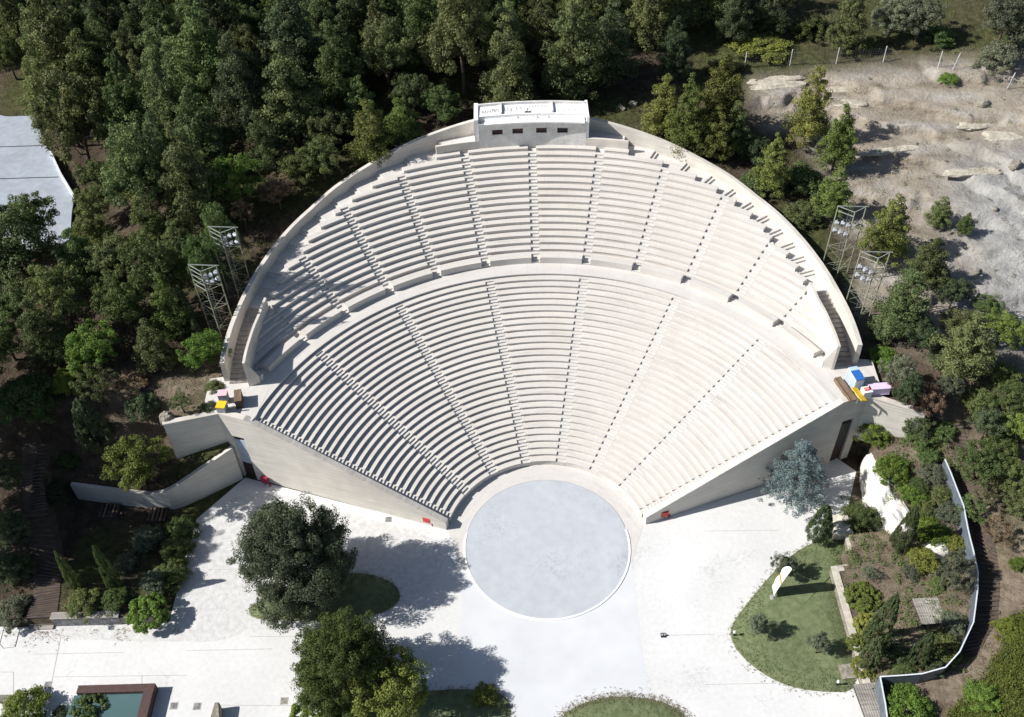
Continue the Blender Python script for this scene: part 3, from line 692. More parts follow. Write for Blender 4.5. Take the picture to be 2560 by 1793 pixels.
gb = MB(); gr_ = random.Random(3)              # scribbled lettering on the white roof
def scrib(x0, x1, yo, hgt, nletters, wd=.05):
    st = (x1 - x0) / nletters
    for i in range(nletters):
        x = x0 + st * i; y = arc(x) + yo; pts = [(x + gr_.uniform(0, .6) * st, y + gr_.uniform(0, 1) * hgt) for _ in range(3)]
        pts = [(x + .15 * st, y), (x + gr_.uniform(.1, .4) * st, y + hgt), (x + gr_.uniform(.4, .7) * st, y + gr_.uniform(.2, .6) * hgt), (x + gr_.uniform(.6, .9) * st, y + gr_.uniform(.0, 1) * hgt)]
        for p, q in zip(pts, pts[1:]): gb.bar((*p, 22.406), (*q, 22.406), wd * .5)
scrib(-6.3, -4.9, 1.5, .8, 4); scrib(-4.95, -4.0, 1.7, .9, 4); scrib(-.1, 2.3, 2.35, .6, 6, .035); scrib(-3.4, -2.2, 1.3, 1.5, 3, .03); scrib(-1.9, -.9, 1.5, 1.2, 2, .03); scrib(3.6, 6.2, 1.3, .8, 4, .025)
gb.build('graffiti', M['ink'], bo)
b = MB(); x = -.3; b.box((x, arc(x) + 1.25, 22.46), (.8, .18, .1)); b.bar((x - .1, arc(x) + 1.3, 22.5), (x + .05, arc(x) + 1.6, 22.85), .06); b.build('roof_lamp', M['dark'], bo)
for x in (-1.6, .95, 2.4): MB().tube([(x, arc(x) + .55, 22.03), (x, arc(x) + .55, 22.2)], [.12, .1], 8).build('vent', M['grey'], bo)

# ------------------------------------------------------------------ trees
def leafmesh(name, cen, rad, per, size, squash=.8, seedr=None, up=.25, m=None):
    """clumps of leaf-sized faces: centres (n,3), radii (n,), leaves per clump"""
    g = seedr or rng
    k_ = 2 if seedr is not None else 1          # break every clump into smaller tufts
    if k_ > 1:
        off = g.normal(size=(len(cen) * k_, 3)); off /= np.linalg.norm(off, axis=1)[:, None]
        cen = np.repeat(cen, k_, 0) + off * np.repeat(rad, k_)[:, None] * .55; rad = np.repeat(rad, k_) * (.5 + .35 * g.random(len(rad) * k_)); per = int(per * 1.55); size *= .47
    n_ = len(cen); N = n_ * per
    dirs = g.normal(size=(N, 3)); dirs /= np.linalg.norm(dirs, axis=1)[:, None]
    rr = np.repeat(rad, per) * (.55 + .5 * g.random(N) ** .6)
    pos = np.repeat(cen, per, 0) + dirs * rr[:, None] * np.array([1, 1, squash])
    nrm = dirs + g.normal(size=(N, 3)) * .42 + np.array([0, 0, up]); nrm /= np.linalg.norm(nrm, axis=1)[:, None]
    t = np.cross(nrm, g.normal(size=(N, 3))); t /= np.linalg.norm(t, axis=1)[:, None]; q = np.cross(nrm, t)
    s = size * (.6 + .8 * g.random(N)); a = (s * .5)[:, None]; c = (s * .5 * (.45 + .4 * g.random(N)))[:, None]
    v = np.stack([pos - t * a, pos - q * c + nrm * a * .15, pos + t * a, pos + q * c - nrm * a * .1], 1).reshape(-1, 3)
    tint = np.repeat(np.clip(np.repeat(g.random(n_), per) * .6 + g.random(N) * .4, 0, 1), 4)
    me = bpy.data.meshes.new(name); me.vertices.add(len(v)); me.vertices.foreach_set('co', v.ravel())
    me.loops.add(len(v)); me.polygons.add(N); me.loops.foreach_set('vertex_index', np.arange(len(v))); me.polygons.foreach_set('loop_start', np.arange(0, len(v), 4))
    me.update()
    at_ = me.attributes.new('tint', 'FLOAT', 'POINT'); at_.data.foreach_set('value', tint.astype(np.float32))
    if m: me.materials.append(m)
    return me
def limbs(cen, H, r0, base, n_=9, g=None, lean=(0, 0)):
    b = MB(); top = np.array([lean[0], lean[1], H * .82])
    pts = [(0, 0, -.6)] + [tuple(np.array([g.normal() * .012 * H, g.normal() * .012 * H, 0]) + top * u) for u in np.linspace(.12, 1, 6)]
    b.tube(pts, [r0 * (1 - .85 * i / 6) * (1.25 if i == 0 else 1) for i in range(7)], 7)
    for c in cen[g.choice(len(cen), min(n_, len(cen)), replace=False)]:
        u = max(.12, min(.8, (c[2] * .62) / H / .82)); s_ = top * u; mid = s_ * .45 + c * .55 - np.array([0, 0, .06 * H])
        b.tube([tuple(s_), tuple(mid), tuple(c)], [r0 * (.5 - .3 * u), r0 * .25, r0 * .08], 5)
    me = bpy.data.meshes.new('trunk'); me.from_pydata(b.v, [], b.f); me.shade_smooth(); me.materials.append(M['bark']); return me
# every kind is built at a reference width of 6 m (crown) and its own height
VAR = {}
def mk(kind, n_var):
    L = []
    for v in range(n_var):
        g = np.random.default_rng(hash_(kind) + v * 17)
        if kind == 'pine':               # rounded cone of irregular branch clumps
            H = 8.5; cen = []; rad = []
            for wh in range(11):
                u = wh / 10.; z = 1.7 + (H - 2.1) * u; R_ = 2.7 * (1 - u) ** .62 * (1 if u > .12 else .8) + .15
                nb = max(2, int(11 * (1 - u) + 3)); ph = g.random() * 6.28
                for k in range(nb):
                    if g.random() < .16: continue
                    a = ph + 6.283 * k / nb + g.normal() * .2; f = .55 + .5 * g.random()
                    cen.append((R_ * f * cos(a), R_ * f * sin(a), z + g.normal() * .3 - .25 * f)); rad.append((.55 + .45 * g.random()) * (1.1 - .45 * u))
                    if R_ > 1.2 and g.random() < .7: cen.append((R_ * .4 * cos(a + .3), R_ * .4 * sin(a + .3), z + .15)); rad.append(.75)
            per, sz, sq = 62, .34, .68
        elif kind == 'broad':            # lobed round crown
            H = 7.0; cen = []; rad = []; nl = 9
            for k in range(nl):
                a = 6.283 * k / nl + g.normal() * .3; ro = g.uniform(.9, 1.75) if k else 0; zc = g.uniform(2.9, 4.9) if k else 5.2; lr = g.uniform(1.05, 1.6)
                for q in range(13):
                    d = g.normal(size=3); d /= np.linalg.norm(d); d[2] = d[2] * .85 + .1
                    if g.random() < .12: continue
                    cen.append((ro * cos(a) + d[0] * lr, ro * sin(a) + d[1] * lr, zc + d[2] * lr * .95)); rad.append(g.uniform(.4, .72))
            per, sz, sq = 58, .32, .85
        elif kind == 'oak':              # great dense crown, lumps of many sizes, foliage nearly to the ground
            H = 6.0; cen = []; rad = []; nl = 52
            for k in range(nl):
                z_ = g.uniform(-.75, 1) if k else 1.; a = k * 2.4 + g.normal() * .2; f = math.sqrt(max(0, 1 - max(z_, z_ * -.6) ** 2)) * g.uniform(.82, 1.03)
                c0 = np.array((2.25 * f * cos(a), 2.25 * f * sin(a), 2.6 + z_ * 2.45)); lr = g.uniform(.55, .95)
                for q in range(12):
                    d = g.normal(size=3); d /= np.linalg.norm(d); cen.append(c0 + d * lr * np.array((1, 1, .9))); rad.append(g.uniform(.3, .5))
            for k in range(90):
                d = g.normal(size=3); d /= np.linalg.norm(d); cen.append(np.array((0, 0, 2.6)) + d * g.uniform(.8, 1.9)); rad.append(.7)
            per, sz, sq = 75, .17, .9
        elif kind == 'cypress':
            H = 7.5; cen = []; rad = []
            for k in range(190):
                u = g.random(); Rr = 1.0 * (min(1, u / .14) ** .6) * (1 - u) ** .55 * 1.35; a = g.random() * 6.283
                cen.append((Rr * .72 * cos(a) * 2.75, Rr * .72 * sin(a) * 2.75, .35 + u * (H - .5))); rad.append(g.uniform(.35, .6) * (1.15 - .6 * u))
            per, sz, sq = 50, .34, 1.5
        elif kind == 'shrub':            # low mound
            H = 3.4; cen = []; rad = []
            for k in range(75):
                z_ = g.random() ** .8; a = g.random() * 6.283; f = math.sqrt(1 - z_ * z_) * g.uniform(.6, 1.12)
                cen.append((2.45 * f * cos(a), 2.45 * f * sin(a), .25 + z_ * 2.5)); rad.append(g.uniform(.45, .85))
            per, sz, sq = 60, .36, .8
        elif kind == 'sparse':           # thin airy crown
            H = 6.5; cen = []; rad = []
            for k in range(60):
                d = g.normal(size=3); d /= np.linalg.norm(d); f = g.uniform(.4, 1.1)
                cen.append((2.4 * f * d[0], 2.4 * f * d[1], 4.1 + d[2] * 1.9 * f)); rad.append(g.uniform(.3, .65))
            per, sz, sq = 34, .27, .7
        elif kind == 'cedar':            # layered blue boughs
            H = 8.0; cen = []; rad = []
            for wh in range(8):
                u = wh / 7.; z = 1.2 + (H - 1.8) * u; R_ = 2.9 * (1 - u) ** .6 + .2; nb = int(9 * (1 - u) + 4); ph = g.random() * 6.28
                for k in range(nb):
                    a = ph + 6.283 * k / nb + g.normal() * .12; L_ = R_ * g.uniform(.75, 1.1)
                    for q in range(4):
                        f = .3 + .7 * q / 3; cen.append((L_ * f * cos(a), L_ * f * sin(a), z + .35 * f - .3 * f * f + g.normal() * .08)); rad.append(.62 - .22 * f)
            per, sz, sq = 30, .24, .5
        elif kind == 'grass':            # tall grass mound
            H = 2.6; cen = []; rad = []
            for k in range(90):
                z_ = g.random(); a = g.random() * 6.283; f = math.sqrt(1 - z_ * z_)
                cen.append((2.7 * f * cos(a), 2.7 * f * sin(a), .2 + z_ * 2.0)); rad.append(.5)
            per, sz, sq = 70, .42, 1.2
        cen = np.array([tuple(c) for c in cen]); rad = np.array(rad)
        cm = leafmesh('crown', cen, rad, per, sz, sq, g)
        tm = limbs(cen, H, .2 if kind not in ('oak',) else .35, 0, 10 if kind != 'cypress' else 3, g, (g.normal() * .3, g.normal() * .3))
        L.append((cm, tm, H))
    VAR[kind] = L
def hash_(s): return sum(ord(c) * (i + 3) for i, c in enumerate(s))
for kd, nvr in (('pine', 5), ('broad', 5), ('oak', 2), ('cypress', 3), ('shrub', 4), ('sparse', 3), ('cedar', 1), ('grass', 2)): mk(kd, nvr)
KN = dict(pine='pine_tree', broad='broadleaf_tree', oak='holm_oak', cypress='cypress_tree', shrub='shrub', sparse='small_tree', cedar='blue_cedar', grass='grass_clump')
CATN = dict(pine='pine tree', broad='tree', oak='tree', cypress='cypress', shrub='shrub', sparse='tree', cedar='cedar', grass='grass clump')
tcount = 0; PLACED = []
def place(kind, x, y, wd, hs, leaf, label, group=None, z=None, lean=(0, 0), trunk=None):
    """a tree of crown width wd metres; hs scales its height against its width"""
    global tcount
    cm, tm, H = VAR[kind][tcount % len(VAR[kind])]; tcount += 1
    if z is None: z = G(x, y)
    s = wd / 6.; sz = s * hs; r_ = random.Random(tcount * 13 + 5)
    if kind in ('shrub', 'grass'):
        o = bpy.data.objects.new(KN[kind], cm); COL.objects.link(o); root = o; cr = o
    else:
        root = bpy.data.objects.new(KN[kind], None); COL.objects.link(root); root.empty_display_size = .4
        cr = bpy.data.objects.new('crown', cm); COL.objects.link(cr); cr.parent = root
        tr = bpy.data.objects.new('trunk', tm); COL.objects.link(tr); tr.parent = root
        if trunk:
            tr.material_slots[0].link = 'OBJECT'; tr.material_slots[0].material = M[trunk]
    root.location = (x, y, z - .05); root.rotation_euler = (lean[0], lean[1], r_.uniform(0, 6.28)); root.scale = (s, s, sz)
    if not cm.materials: cm.materials.append(M[leaf])
    cr.material_slots[0].link = 'OBJECT'; cr.material_slots[0].material = M[leaf]
    tag(root, label, CATN[kind], group); PLACED.append((x, y, wd))
    return root
def T(kind, px, py, pw, hs, leaf, label, group=None, **kw):
    """crown centre at pixel (px, py), crown width pw pixels in the 2296-wide photograph"""
    H = VAR[kind][0][2]; wd = pw / 16.5
    for _ in range(4):
        hc = H * wd / 6 * hs * (.5 if kind not in ('shrub', 'grass') else .4)
        x, y = at(px, py, hc); wd = pw / pxm(x, y, G(x, y) + hc) * (1.16 if kind == 'shrub' else 1.)
    return place(kind, x, y, wd, hs, leaf, label, group, **kw)
GH = 'trees on the slope left of the theatre'; GR = 'trees right of the theatre'; GB = 'pines behind the rim wall right of the booth'; GG = 'planting in the fenced garden'; GL = 'planting in the shaded garden'
# the plaza
T('oak', 655, 1242, 262, 1.12, 'leaf_oak', 'huge dark round holm oak on the almond shaped lawn left of the orchestra')
T('oak', 768, 1482, 236, 1.15, 'leaf_fresh', 'large dense green tree at the bottom edge below the holm oak')
T('broad', 872, 1545, 185, 1.0, 'leaf_yellow', 'lighter yellow green tree against the right of the large tree at the bottom edge')
T('grass', 705, 1592, 110, .8, 'leaf_bright', 'low bright green growth under the large tree at the bottom edge')
T('shrub', 1085, 1560, 60, .7, 'leaf_yellow', 'small yellowish shrub at the right tip of the bottom lawn')
T('cedar', 1790, 1055, 150, 1.0, 'leaf_blue', 'blue grey cedar in front of the shaded right retaining wall')
T('cypress', 1843, 1172, 64, 1.6, 'leaf_cyp', 'short fat cypress with a white painted trunk at the top of the right lawn', trunk='white')
T('broad', 1757, 1270, 60, 1.15, 'leaf_grey', 'round grey green bush on the right lawn behind the white flag', 'bushes on the right lawn')
T('broad', 1698, 1402, 56, 1.3, 'leaf_grey', 'thin grey green sapling in the middle of the right lawn', 'bushes on the right lawn')
T('broad', 1836, 1446, 54, 1.3, 'leaf_grey', 'grey green sapling on the right lawn nearest the stone coping', 'bushes on the right lawn')
# fenced garden on the right
for a in [('shrub', 1955, 980, 82, .8, 'leaf_bright', 'bright green hanging shrub next to the black doorway of the right wall'),
    ('shrub', 2002, 1052, 82, .8, 'leaf_bright', 'bright green shrub spilling over the middle of the white rock face'),
    ('shrub', 2046, 1108, 62, .8, 'leaf_bright', 'bright green shrub at the lower end of the white rock face'),
    ('shrub', 2100, 1200, 92, .8, 'leaf_bright', 'spreading bright green shrub over the small white rock'),
    ('shrub', 2097, 1060, 72, .7, 'leaf_grey', 'grey green shrub against the upper part of the metal fence'),
    ('shrub', 2130, 1148, 66, .8, 'leaf_grey', 'silvery shrub touching the metal fence halfway down'),
    ('shrub', 2075, 1140, 60, .8, 'leaf_mid', 'mid green shrub between the cypress and the silvery shrub'),
    ('cypress', 2035, 1185, 56, 2.3, 'leaf_cyp', 'dark cypress standing beside the small white rock in the fenced garden'),
    ('broad', 1930, 1165, 92, .8, 'leaf_mid', 'airy dark green tree in front of the lower white rock face'),
    ('shrub', 2072, 1255, 72, .9, 'leaf_yellow', 'yellow green bush below the small white rock'),
    ('broad', 2143, 1282, 84, 1.25, 'leaf_grey', 'round headed tree on a bare trunk beside the bend of the metal fence'),
    ('sparse', 1950, 1285, 52, .7, 'leaf_grey', 'little grey sapling on the bare soil of the fenced garden'),
    ('grass', 1938, 1338, 82, .7, 'leaf_yellow', 'olive yellow grass mound beside the grey stone coping'),
    ('grass', 1948, 1400, 66, .7, 'leaf_yellow', 'olive yellow grass mound left of the tall leaning cypress'),
    ('cypress', 1982, 1395, 64, 2.9, 'leaf_cyp', 'tall dark cypress between the grass mound and the slatted deck'),
    ('cypress', 1958, 1462, 54, 1.9, 'leaf_cyp', 'shorter cypress right above the corner of the sheet fence'),
    ('cypress', 2070, 1455, 50, 2.2, 'leaf_cyp', 'dark cypress below the slatted deck in the fenced garden'),
    ('shrub', 2120, 1452, 84, .9, 'leaf_mid', 'dark green shrub inside the lower bend of the metal fence'),
    ('shrub', 2138, 1400, 62, .9, 'leaf_grey', 'grey shrub at the foot of the bare trunk beside the fence'),
    ('shrub', 2018, 1468, 66, .9, 'leaf_dark', 'dark shrub between the two lower cypresses'),
    ('grass', 1935, 1500, 58, .8, 'leaf_yellow', 'yellow green tuft at the lower end of the stone coping'),
    ('shrub', 2040, 1590, 118, .8, 'leaf_bright', 'bright green bush at the bottom edge below the sheet fence'),
    ('shrub', 2115, 965, 60, .7, 'leaf_mid', 'green shrub at the top end of the metal fence'),
    ('shrub', 2060, 1172, 56, .9, 'leaf_bright', 'bright bush tucked behind the dark cypress by the small white rock'),
    ('shrub', 2112, 1108, 54, .8, 'leaf_mid', 'green bush between the two grey shrubs along the metal fence'),
    ('shrub', 2138, 1218, 54, .9, 'leaf_yellow', 'yellow green bush against the metal fence below the silvery shrub'),
    ('shrub', 2058, 1090, 50, .8, 'leaf_mid', 'small mid green bush above the mid green shrub in the fenced garden'),
    ('shrub', 2105, 1312, 44, .7, 'leaf_mid', 'low bush left of the bare trunk beside the fence'),
    ('shrub', 2045, 1282, 44, .7, 'leaf_grey', 'low grey bush on the soil above the slatted deck'),
    ('shrub', 2092, 1492, 58, .8, 'leaf_dark', 'dark bush against the inside of the lower sheet fence'),
    ('shrub', 2030, 1505, 50, .8, 'leaf_mid', 'green bush against the sheet fence near its corner'),
    ('shrub', 2085, 1020, 56, .8, 'leaf_mid', 'green bush beside the upper grey shrub on the soil below the right wing wall'),
    ('grass', 1920, 1445, 48, .7, 'leaf_yellow', 'small yellow green tuft along the middle of the stone coping'),
    ('shrub', 2062, 985, 64, .7, 'leaf_mid', 'low green shrub on the soil below the right wing wall')]: T(*a[:7], GG)
# right of the theatre
for a in [('pine', 2170, 775, 150, .85, 'leaf_pine', 'big round pine by the grey rock, upper right of the parked kiosk'),
    ('broad', 2252, 742, 104, .9, 'leaf_yellow', 'yellow green tree at the right edge next to the big round pine'),
    ('pine', 2030, 682, 140, .95, 'leaf_pine', 'full round pine just right of the lower right floodlight tower'),
    ('pine', 2082, 588, 112, .9, 'leaf_pine', 'smaller pine above the full round pine by the floodlight tower'),
    ('pine', 1992, 515, 122, 1.0, 'leaf_light', 'light green pine right of the upper right floodlight tower'),
    ('broad', 2140, 660, 84, .9, 'leaf_dark', 'dark tree on the edge of the grey rock, left of the yellow green tree'),
    ('broad', 2010, 838, 82, 1.1, 'leaf_grey', 'grey green tree to the right of the end of the rim wall'),
    ('shrub', 1982, 800, 62, .9, 'leaf_bright', 'bright shrub at the outer foot of the right end of the rim wall'),
    ('broad', 2078, 905, 78, 1.3, 'leaf_brown', 'tall dark tree with reddish brown dry leaves right of the kiosks'),
    ('broad', 2040, 880, 72, 1.2, 'leaf_dark', 'dark tree immediately right of the lilac counter'),
    ('broad', 2128, 872, 74, .9, 'leaf_grey', 'grey leaved tree behind the brownish tree'),
    ('shrub', 2063, 950, 70, 1.1, 'leaf_dark', 'dark shrub at the tip of the right wing wall'),
    ('shrub', 2200, 900, 74, .9, 'leaf_mid', 'green shrub on the slope above the dark path'),
    ('broad', 2195, 1040, 112, .9, 'leaf_mid', 'mid green tree leaning over the top of the dark path'),
    ('sparse', 2182, 1145, 86, .9, 'leaf_mid', 'open crowned tree right of the dark path'),
    ('shrub', 2245, 1000, 84, .9, 'leaf_mid', 'green bush between the dark path and the right edge'),
    ('broad', 2290, 955, 96, .9, 'leaf_yellow', 'yellow green tree cut by the right edge halfway down'),
    ('sparse', 2240, 1195, 92, .8, 'leaf_brown', 'brownish thin tree on the bare slope right of the path'),
    ('shrub', 2288, 1265, 42, .9, 'leaf_bright', 'small green ball shrub at the right edge on pale soil'),
    ('shrub', 2110, 800, 58, .9, 'leaf_dark', 'dark bush below the big round pine'),
    ('shrub', 2250, 840, 74, .9, 'leaf_mid', 'mid green bush on the pale rock at the right edge'),
    ('broad', 2262, 900, 92, 1.0, 'leaf_mid', 'green tree at the right edge above the yellow green tree halfway down'),
    ('broad', 2215, 955, 84, 1.0, 'leaf_dark', 'dark leafy tree above the top of the dark path'),
    ('broad', 2262, 1070, 92, .9, 'leaf_mid', 'leafy tree right of the dark path under the green bush'),
    ('sparse', 2215, 1110, 80, 1.0, 'leaf_pine', 'olive tree hanging over the dark path from the right'),
    ('broad', 2285, 1130, 80, .9, 'leaf_pine', 'olive tree cut by the right edge beside the bare slope'),
    ('broad', 2150, 730, 92, 1.0, 'leaf_pine', 'olive tree squeezed behind the big round pine'),
    ('broad', 2060, 745, 92, .9, 'leaf_dark', 'dark tree between the full round pine and the big round pine'),
    ('broad', 2215, 690, 70, .9, 'leaf_mid', 'green tree on the edge of the grey rock above the yellow green tree'),
    ('shrub', 1985, 745, 66, 1.0, 'leaf_dark', 'dark shrub between the rim wall and the full round pine'),
    ('shrub', 2205, 1570, 90, .7, 'leaf_bright', 'bright bush at the lower border of the creeper slope'),
    ('shrub', 2268, 1410, 70, .7, 'leaf_bright', 'bright bush at the upper tip of the creeper slope')]: T(*a[:7], GR)
for a in [('pine', 1490, 240, 108, 1.0, 'leaf_light', 'light green pine nearest the booth on its right side'),
    ('pine', 1618, 215, 128, 1.15, 'leaf_light', 'tall light green pine left of the pale cut rock'),
    ('pine', 1545, 262, 120, 1.1, 'leaf_light', 'middle pine of the light green clump over the rim wall'),
    ('pine', 1606, 300, 104, .9, 'leaf_light', 'low pine whose boughs reach down to the rim wall'),
    ('pine', 1650, 285, 90, 1.0, 'leaf_pine', 'darker pine on the right flank of the light green clump'),
    ('pine', 1822, 240, 108, 1.25, 'leaf_light', 'tall pointed pine standing in front of the bare brown slope'),
    ('pine', 1885, 310, 100, 1.2, 'leaf_light', 'pointed pine throwing its shadow on the grey rock'),
    ('pine', 1732, 372, 92, 1.15, 'leaf_light', 'slim light pine between the rim wall and the pointed pines'),
    ('pine', 1872, 432, 98, .95, 'leaf_light', 'rounded light pine above the right floodlight towers'),
    ('shrub', 1800, 400, 96, .9, 'leaf_pine', 'low green bush at the foot of the pointed pines'),
    ('shrub', 1690, 330, 84, 1.0, 'leaf_dark', 'dark bush in the shade beside the light green clump'),
    ('shrub', 1800, 480, 86, .7, 'leaf_pine', 'low green bush just outside the rim wall above the towers'),
    ('shrub', 1700, 405, 84, .7, 'leaf_pine', 'green bush tucked behind the rim wall under the slim pine'),
    ('pine', 2110, 475, 66, .9, 'leaf_pine', 'small pine alone on the grey rock slope'),
    ('pine', 2166, 502, 46, .9, 'leaf_pine', 'tiny pine to the right of the small pine on the rock slope'),
    ('shrub', 2127, 175, 46, .5, 'leaf_bright', 'low green shrub on the bare slope below the wire fence')]: T(*a[:7], GB)
for a in [('pine', 1515, 108, 84, 1.3, 'leaf_dark', 'dark pointed tree left of the clearing at the top'),
    ('pine', 1905, 45, 96, 1.15, 'leaf_pine', 'dark green pine above the wire fence at the top right'),
    ('shrub', 1820, 60, 82, .9, 'leaf_mid', 'round green bush left of the pine above the wire fence'),
    ('broad', 2000, 45, 100, .9, 'leaf_grey', 'grey green tree right of the pine above the wire fence'),
    ('broad', 2070, 40, 110, .9, 'leaf_grey', 'broad grey green tree at the top edge above the mesh'),
    ('shrub', 2110, 80, 70, .8, 'leaf_mid', 'low bush at the right end of the grey green trees at the top'),
    ('broad', 2255, 45, 130, 1.0, 'leaf_grey', 'large soft grey tree in the top right corner'),
    ('shrub', 2240, 125, 90, .9, 'leaf_grey', 'soft grey bush under the tree in the top right corner'),
    ('shrub', 1700, 100, 130, .35, 'leaf_yellow', 'low spreading scrub on the clearing above the wire fence'),
    ('shrub', 1630, 140, 90, .5, 'leaf_pine', 'dark low scrub at the left end of the wire fence'),
    ('pine', 1650, 25, 90, 1.2, 'leaf_dark', 'tall dark pine on two bare trunks at the top of the clearing'),
    ('pine', 1735, 10, 100, 1.0, 'leaf_dark', 'dark pine at the top edge right of the clearing')]: T(*a[:7], 'trees and scrub along the top right')
# left of the theatre
for a in [('broad', 65, 500, 132, 1.0, 'leaf_mid', 'bushy green tree in front of the blue grey road'),
    ('broad', 140, 668, 160, 1.0, 'leaf_mid', 'big broad green tree below the road at the left'),
    ('broad', 215, 785, 132, .95, 'leaf_bright', 'vivid green tree in the middle of the left slope'),
    ('sparse', 215, 868, 106, 1.15, 'leaf_pine', 'grey green tree on a thin bare trunk over the brown clearing'),
    ('pine', 378, 690, 96, 1.25, 'leaf_light', 'tall light pine left of the lower left floodlight tower'),
    ('pine', 342, 775, 106, 1.0, 'leaf_pine', 'leaning pine below the tall light pine'),
    ('broad', 456, 792, 112, .95, 'leaf_bright', 'flat topped bright green tree against the left end of the rim wall'),
    ('sparse', 405, 905, 74, .8, 'leaf_mid', 'small open tree on the brown clearing above the left wing wall'),
    ('shrub', 318, 915, 82, 1.1, 'leaf_dark', 'dark bush on the brown clearing left of the small open tree'),
    ('cypress', 198, 950, 84, 1.5, 'leaf_dark', 'dark spiky conifer beside the shaded path at the left'),
    ('broad', 302, 1040, 150, .85, 'leaf_yellow', 'glowing yellow green tree hanging over the bent bed wall'),
    ('shrub', 60, 890, 130, .9, 'leaf_mid', 'wide green bush at the left edge above the shaded path'),
    ('shrub', 150, 850, 76, .8, 'leaf_bright', 'bright bush next to the wide green bush at the left edge'),
    ('broad', 28, 705, 118, 1.0, 'leaf_mid', 'green tree cut by the left edge'),
    ('broad', 15, 770, 100, .9, 'leaf_mid', 'lower green tree cut by the left edge'),
    ('broad', 260, 590, 132, 1.0, 'leaf_pine', 'olive green tree left of the shaded gap in the slope'),
    ('pine', 402, 560, 110, 1.0, 'leaf_pine', 'pine left of the upper left floodlight tower'),
    ('pine', 335, 510, 120, 1.0, 'leaf_mid', 'round pine in the middle of the left wood'),
    ('broad', 525, 405, 132, .95, 'leaf_bright', 'bright round tree standing clear left of the rim wall'),
    ('broad', 622, 430, 88, .9, 'leaf_brown', 'reddish brown dry tree right of the bright round tree'),
    ('broad', 720, 355, 112, .85, 'leaf_mid', 'green tree hugging the rim wall left of the light trees'),
    ('broad', 665, 385, 90, .8, 'leaf_mid', 'green bush like tree below the dry brown tree by the rim wall'),
    ('pine', 830, 300, 120, .95, 'leaf_light', 'light green pine behind the rim wall left of the booth'),
    ('pine', 900, 275, 100, .9, 'leaf_light', 'light green pine next nearest the booth on its left side'),
    ('broad', 990, 235, 92, .9, 'leaf_mid', 'green tree just behind the left end of the booth'),
    ('pine', 300, 370, 118, 1.2, 'leaf_light', 'conical light pine right of the white wall by the road'),
    ('broad', 222, 400, 96, 1.0, 'leaf_mid', 'green tree at the right edge of the road'),
    ('broad', 215, 465, 100, 1.0, 'leaf_mid', 'bushy tree beyond the curve of the road wall'),
    ('pine', 440, 290, 140, 1.05, 'leaf_pine', 'large grey green pine in the heart of the left wood'),
    ('sparse', 150, 258, 140, 1.1, 'leaf_bright', 'pale feathery tree leaning over the road'),
    ('cypress', 285, 200, 64, 2.4, 'leaf_dark', 'tall nearly black cypress above the road'),
    ('sparse', 545, 480, 70, 1.2, 'leaf_brown', 'bare grey tree above the upper left floodlight tower'),
    ('cypress', 415, 690, 40, 2.6, 'leaf_dark', 'thin dark cypress beside the lower left floodlight tower'),
    ('cypress', 440, 742, 30, 1.8, 'leaf_dark', 'small dark cypress under the lower left floodlight tower'),
    ('shrub', 480, 870, 46, .9, 'leaf_mid', 'small green bush at the foot of the left side staircase'),
    ('shrub', 470, 915, 44, .8, 'leaf_dark', 'low dark bush behind the left wing wall'),
    ('shrub', 300, 850, 80, .6, 'leaf_brown', 'dry grey scrub on the brown clearing'),
    ('shrub', 235, 670, 70, .7, 'leaf_brown', 'dry brush under the olive green tree on the left slope')]: T(*a[:7], GH)
# shaded garden bottom left
for a in [('cypress', 150, 1280, 34, 3.6, 'leaf_mid', 'thin leaning cypress beside the log stairs'),
    ('cypress', 236, 1272, 40, 3.3, 'leaf_mid', 'thin leaning cypress in the middle of the shaded garden'),
    ('shrub', 332, 1208, 70, 1.1, 'leaf_grey', 'round grey green bush below the dark slatted bench'),
    ('shrub', 280, 1265, 62, .9, 'leaf_grey', 'low grey bush right of the middle cypress'),
    ('shrub', 408, 1185, 76, .9, 'leaf_mid', 'upper dark green hedge bush along the gravel'),
    ('shrub', 395, 1235, 76, .9, 'leaf_mid', 'middle dark green hedge bush along the gravel'),
    ('shrub', 380, 1290, 76, .9, 'leaf_mid', 'lower dark green hedge bush along the gravel'),
    ('grass', 330, 1370, 96, .9, 'leaf_bright', 'green grassy bush hanging over the end of the dark stone wall'),
    ('shrub', 190, 1352, 82, .8, 'leaf_mid', 'ragged green bush above the dark stone wall'),
    ('shrub', 255, 1345, 66, .8, 'leaf_mid', 'ragged bush right of the leaning cypress foot'),
    ('shrub', 345, 1300, 60, .8, 'leaf_grey', 'small grey bush in front of the lower hedge'),
    ('shrub', 32, 1370, 84, .8, 'leaf_grey', 'grey green bush at the left of the log stairs'),
    ('shrub', 25, 1275, 90, 1., 'leaf_dark', 'dark bush at the left edge beside the log stairs'),
    ('shrub', 22, 1180, 84, 1., 'leaf_dark', 'dark bush at the left edge above the stairs bend'),
    ('shrub', 120, 1105, 60, .8, 'leaf_dark', 'dark low bush at the left end of the bent bed wall'),
    ('shrub', 150, 1030, 52, .8, 'leaf_mid', 'small bush on the soil right of the log stairs'),
    ('broad', 20, 1060, 80, 1., 'leaf_dark', 'dark tree at the left edge above the log stairs'),
    ('shrub', 52, 1588, 106, .9, 'leaf_yellow', 'yellow green bush in the bottom left corner'),
    ('grass', 200, 1590, 92, .9, 'leaf_mid', 'feathery green fronds in front of the teal basin'),
    ('shrub', 138, 1602, 44, .7, 'leaf_dark', 'dark little bush left of the feathery fronds')]: T(*a[:7], GL)
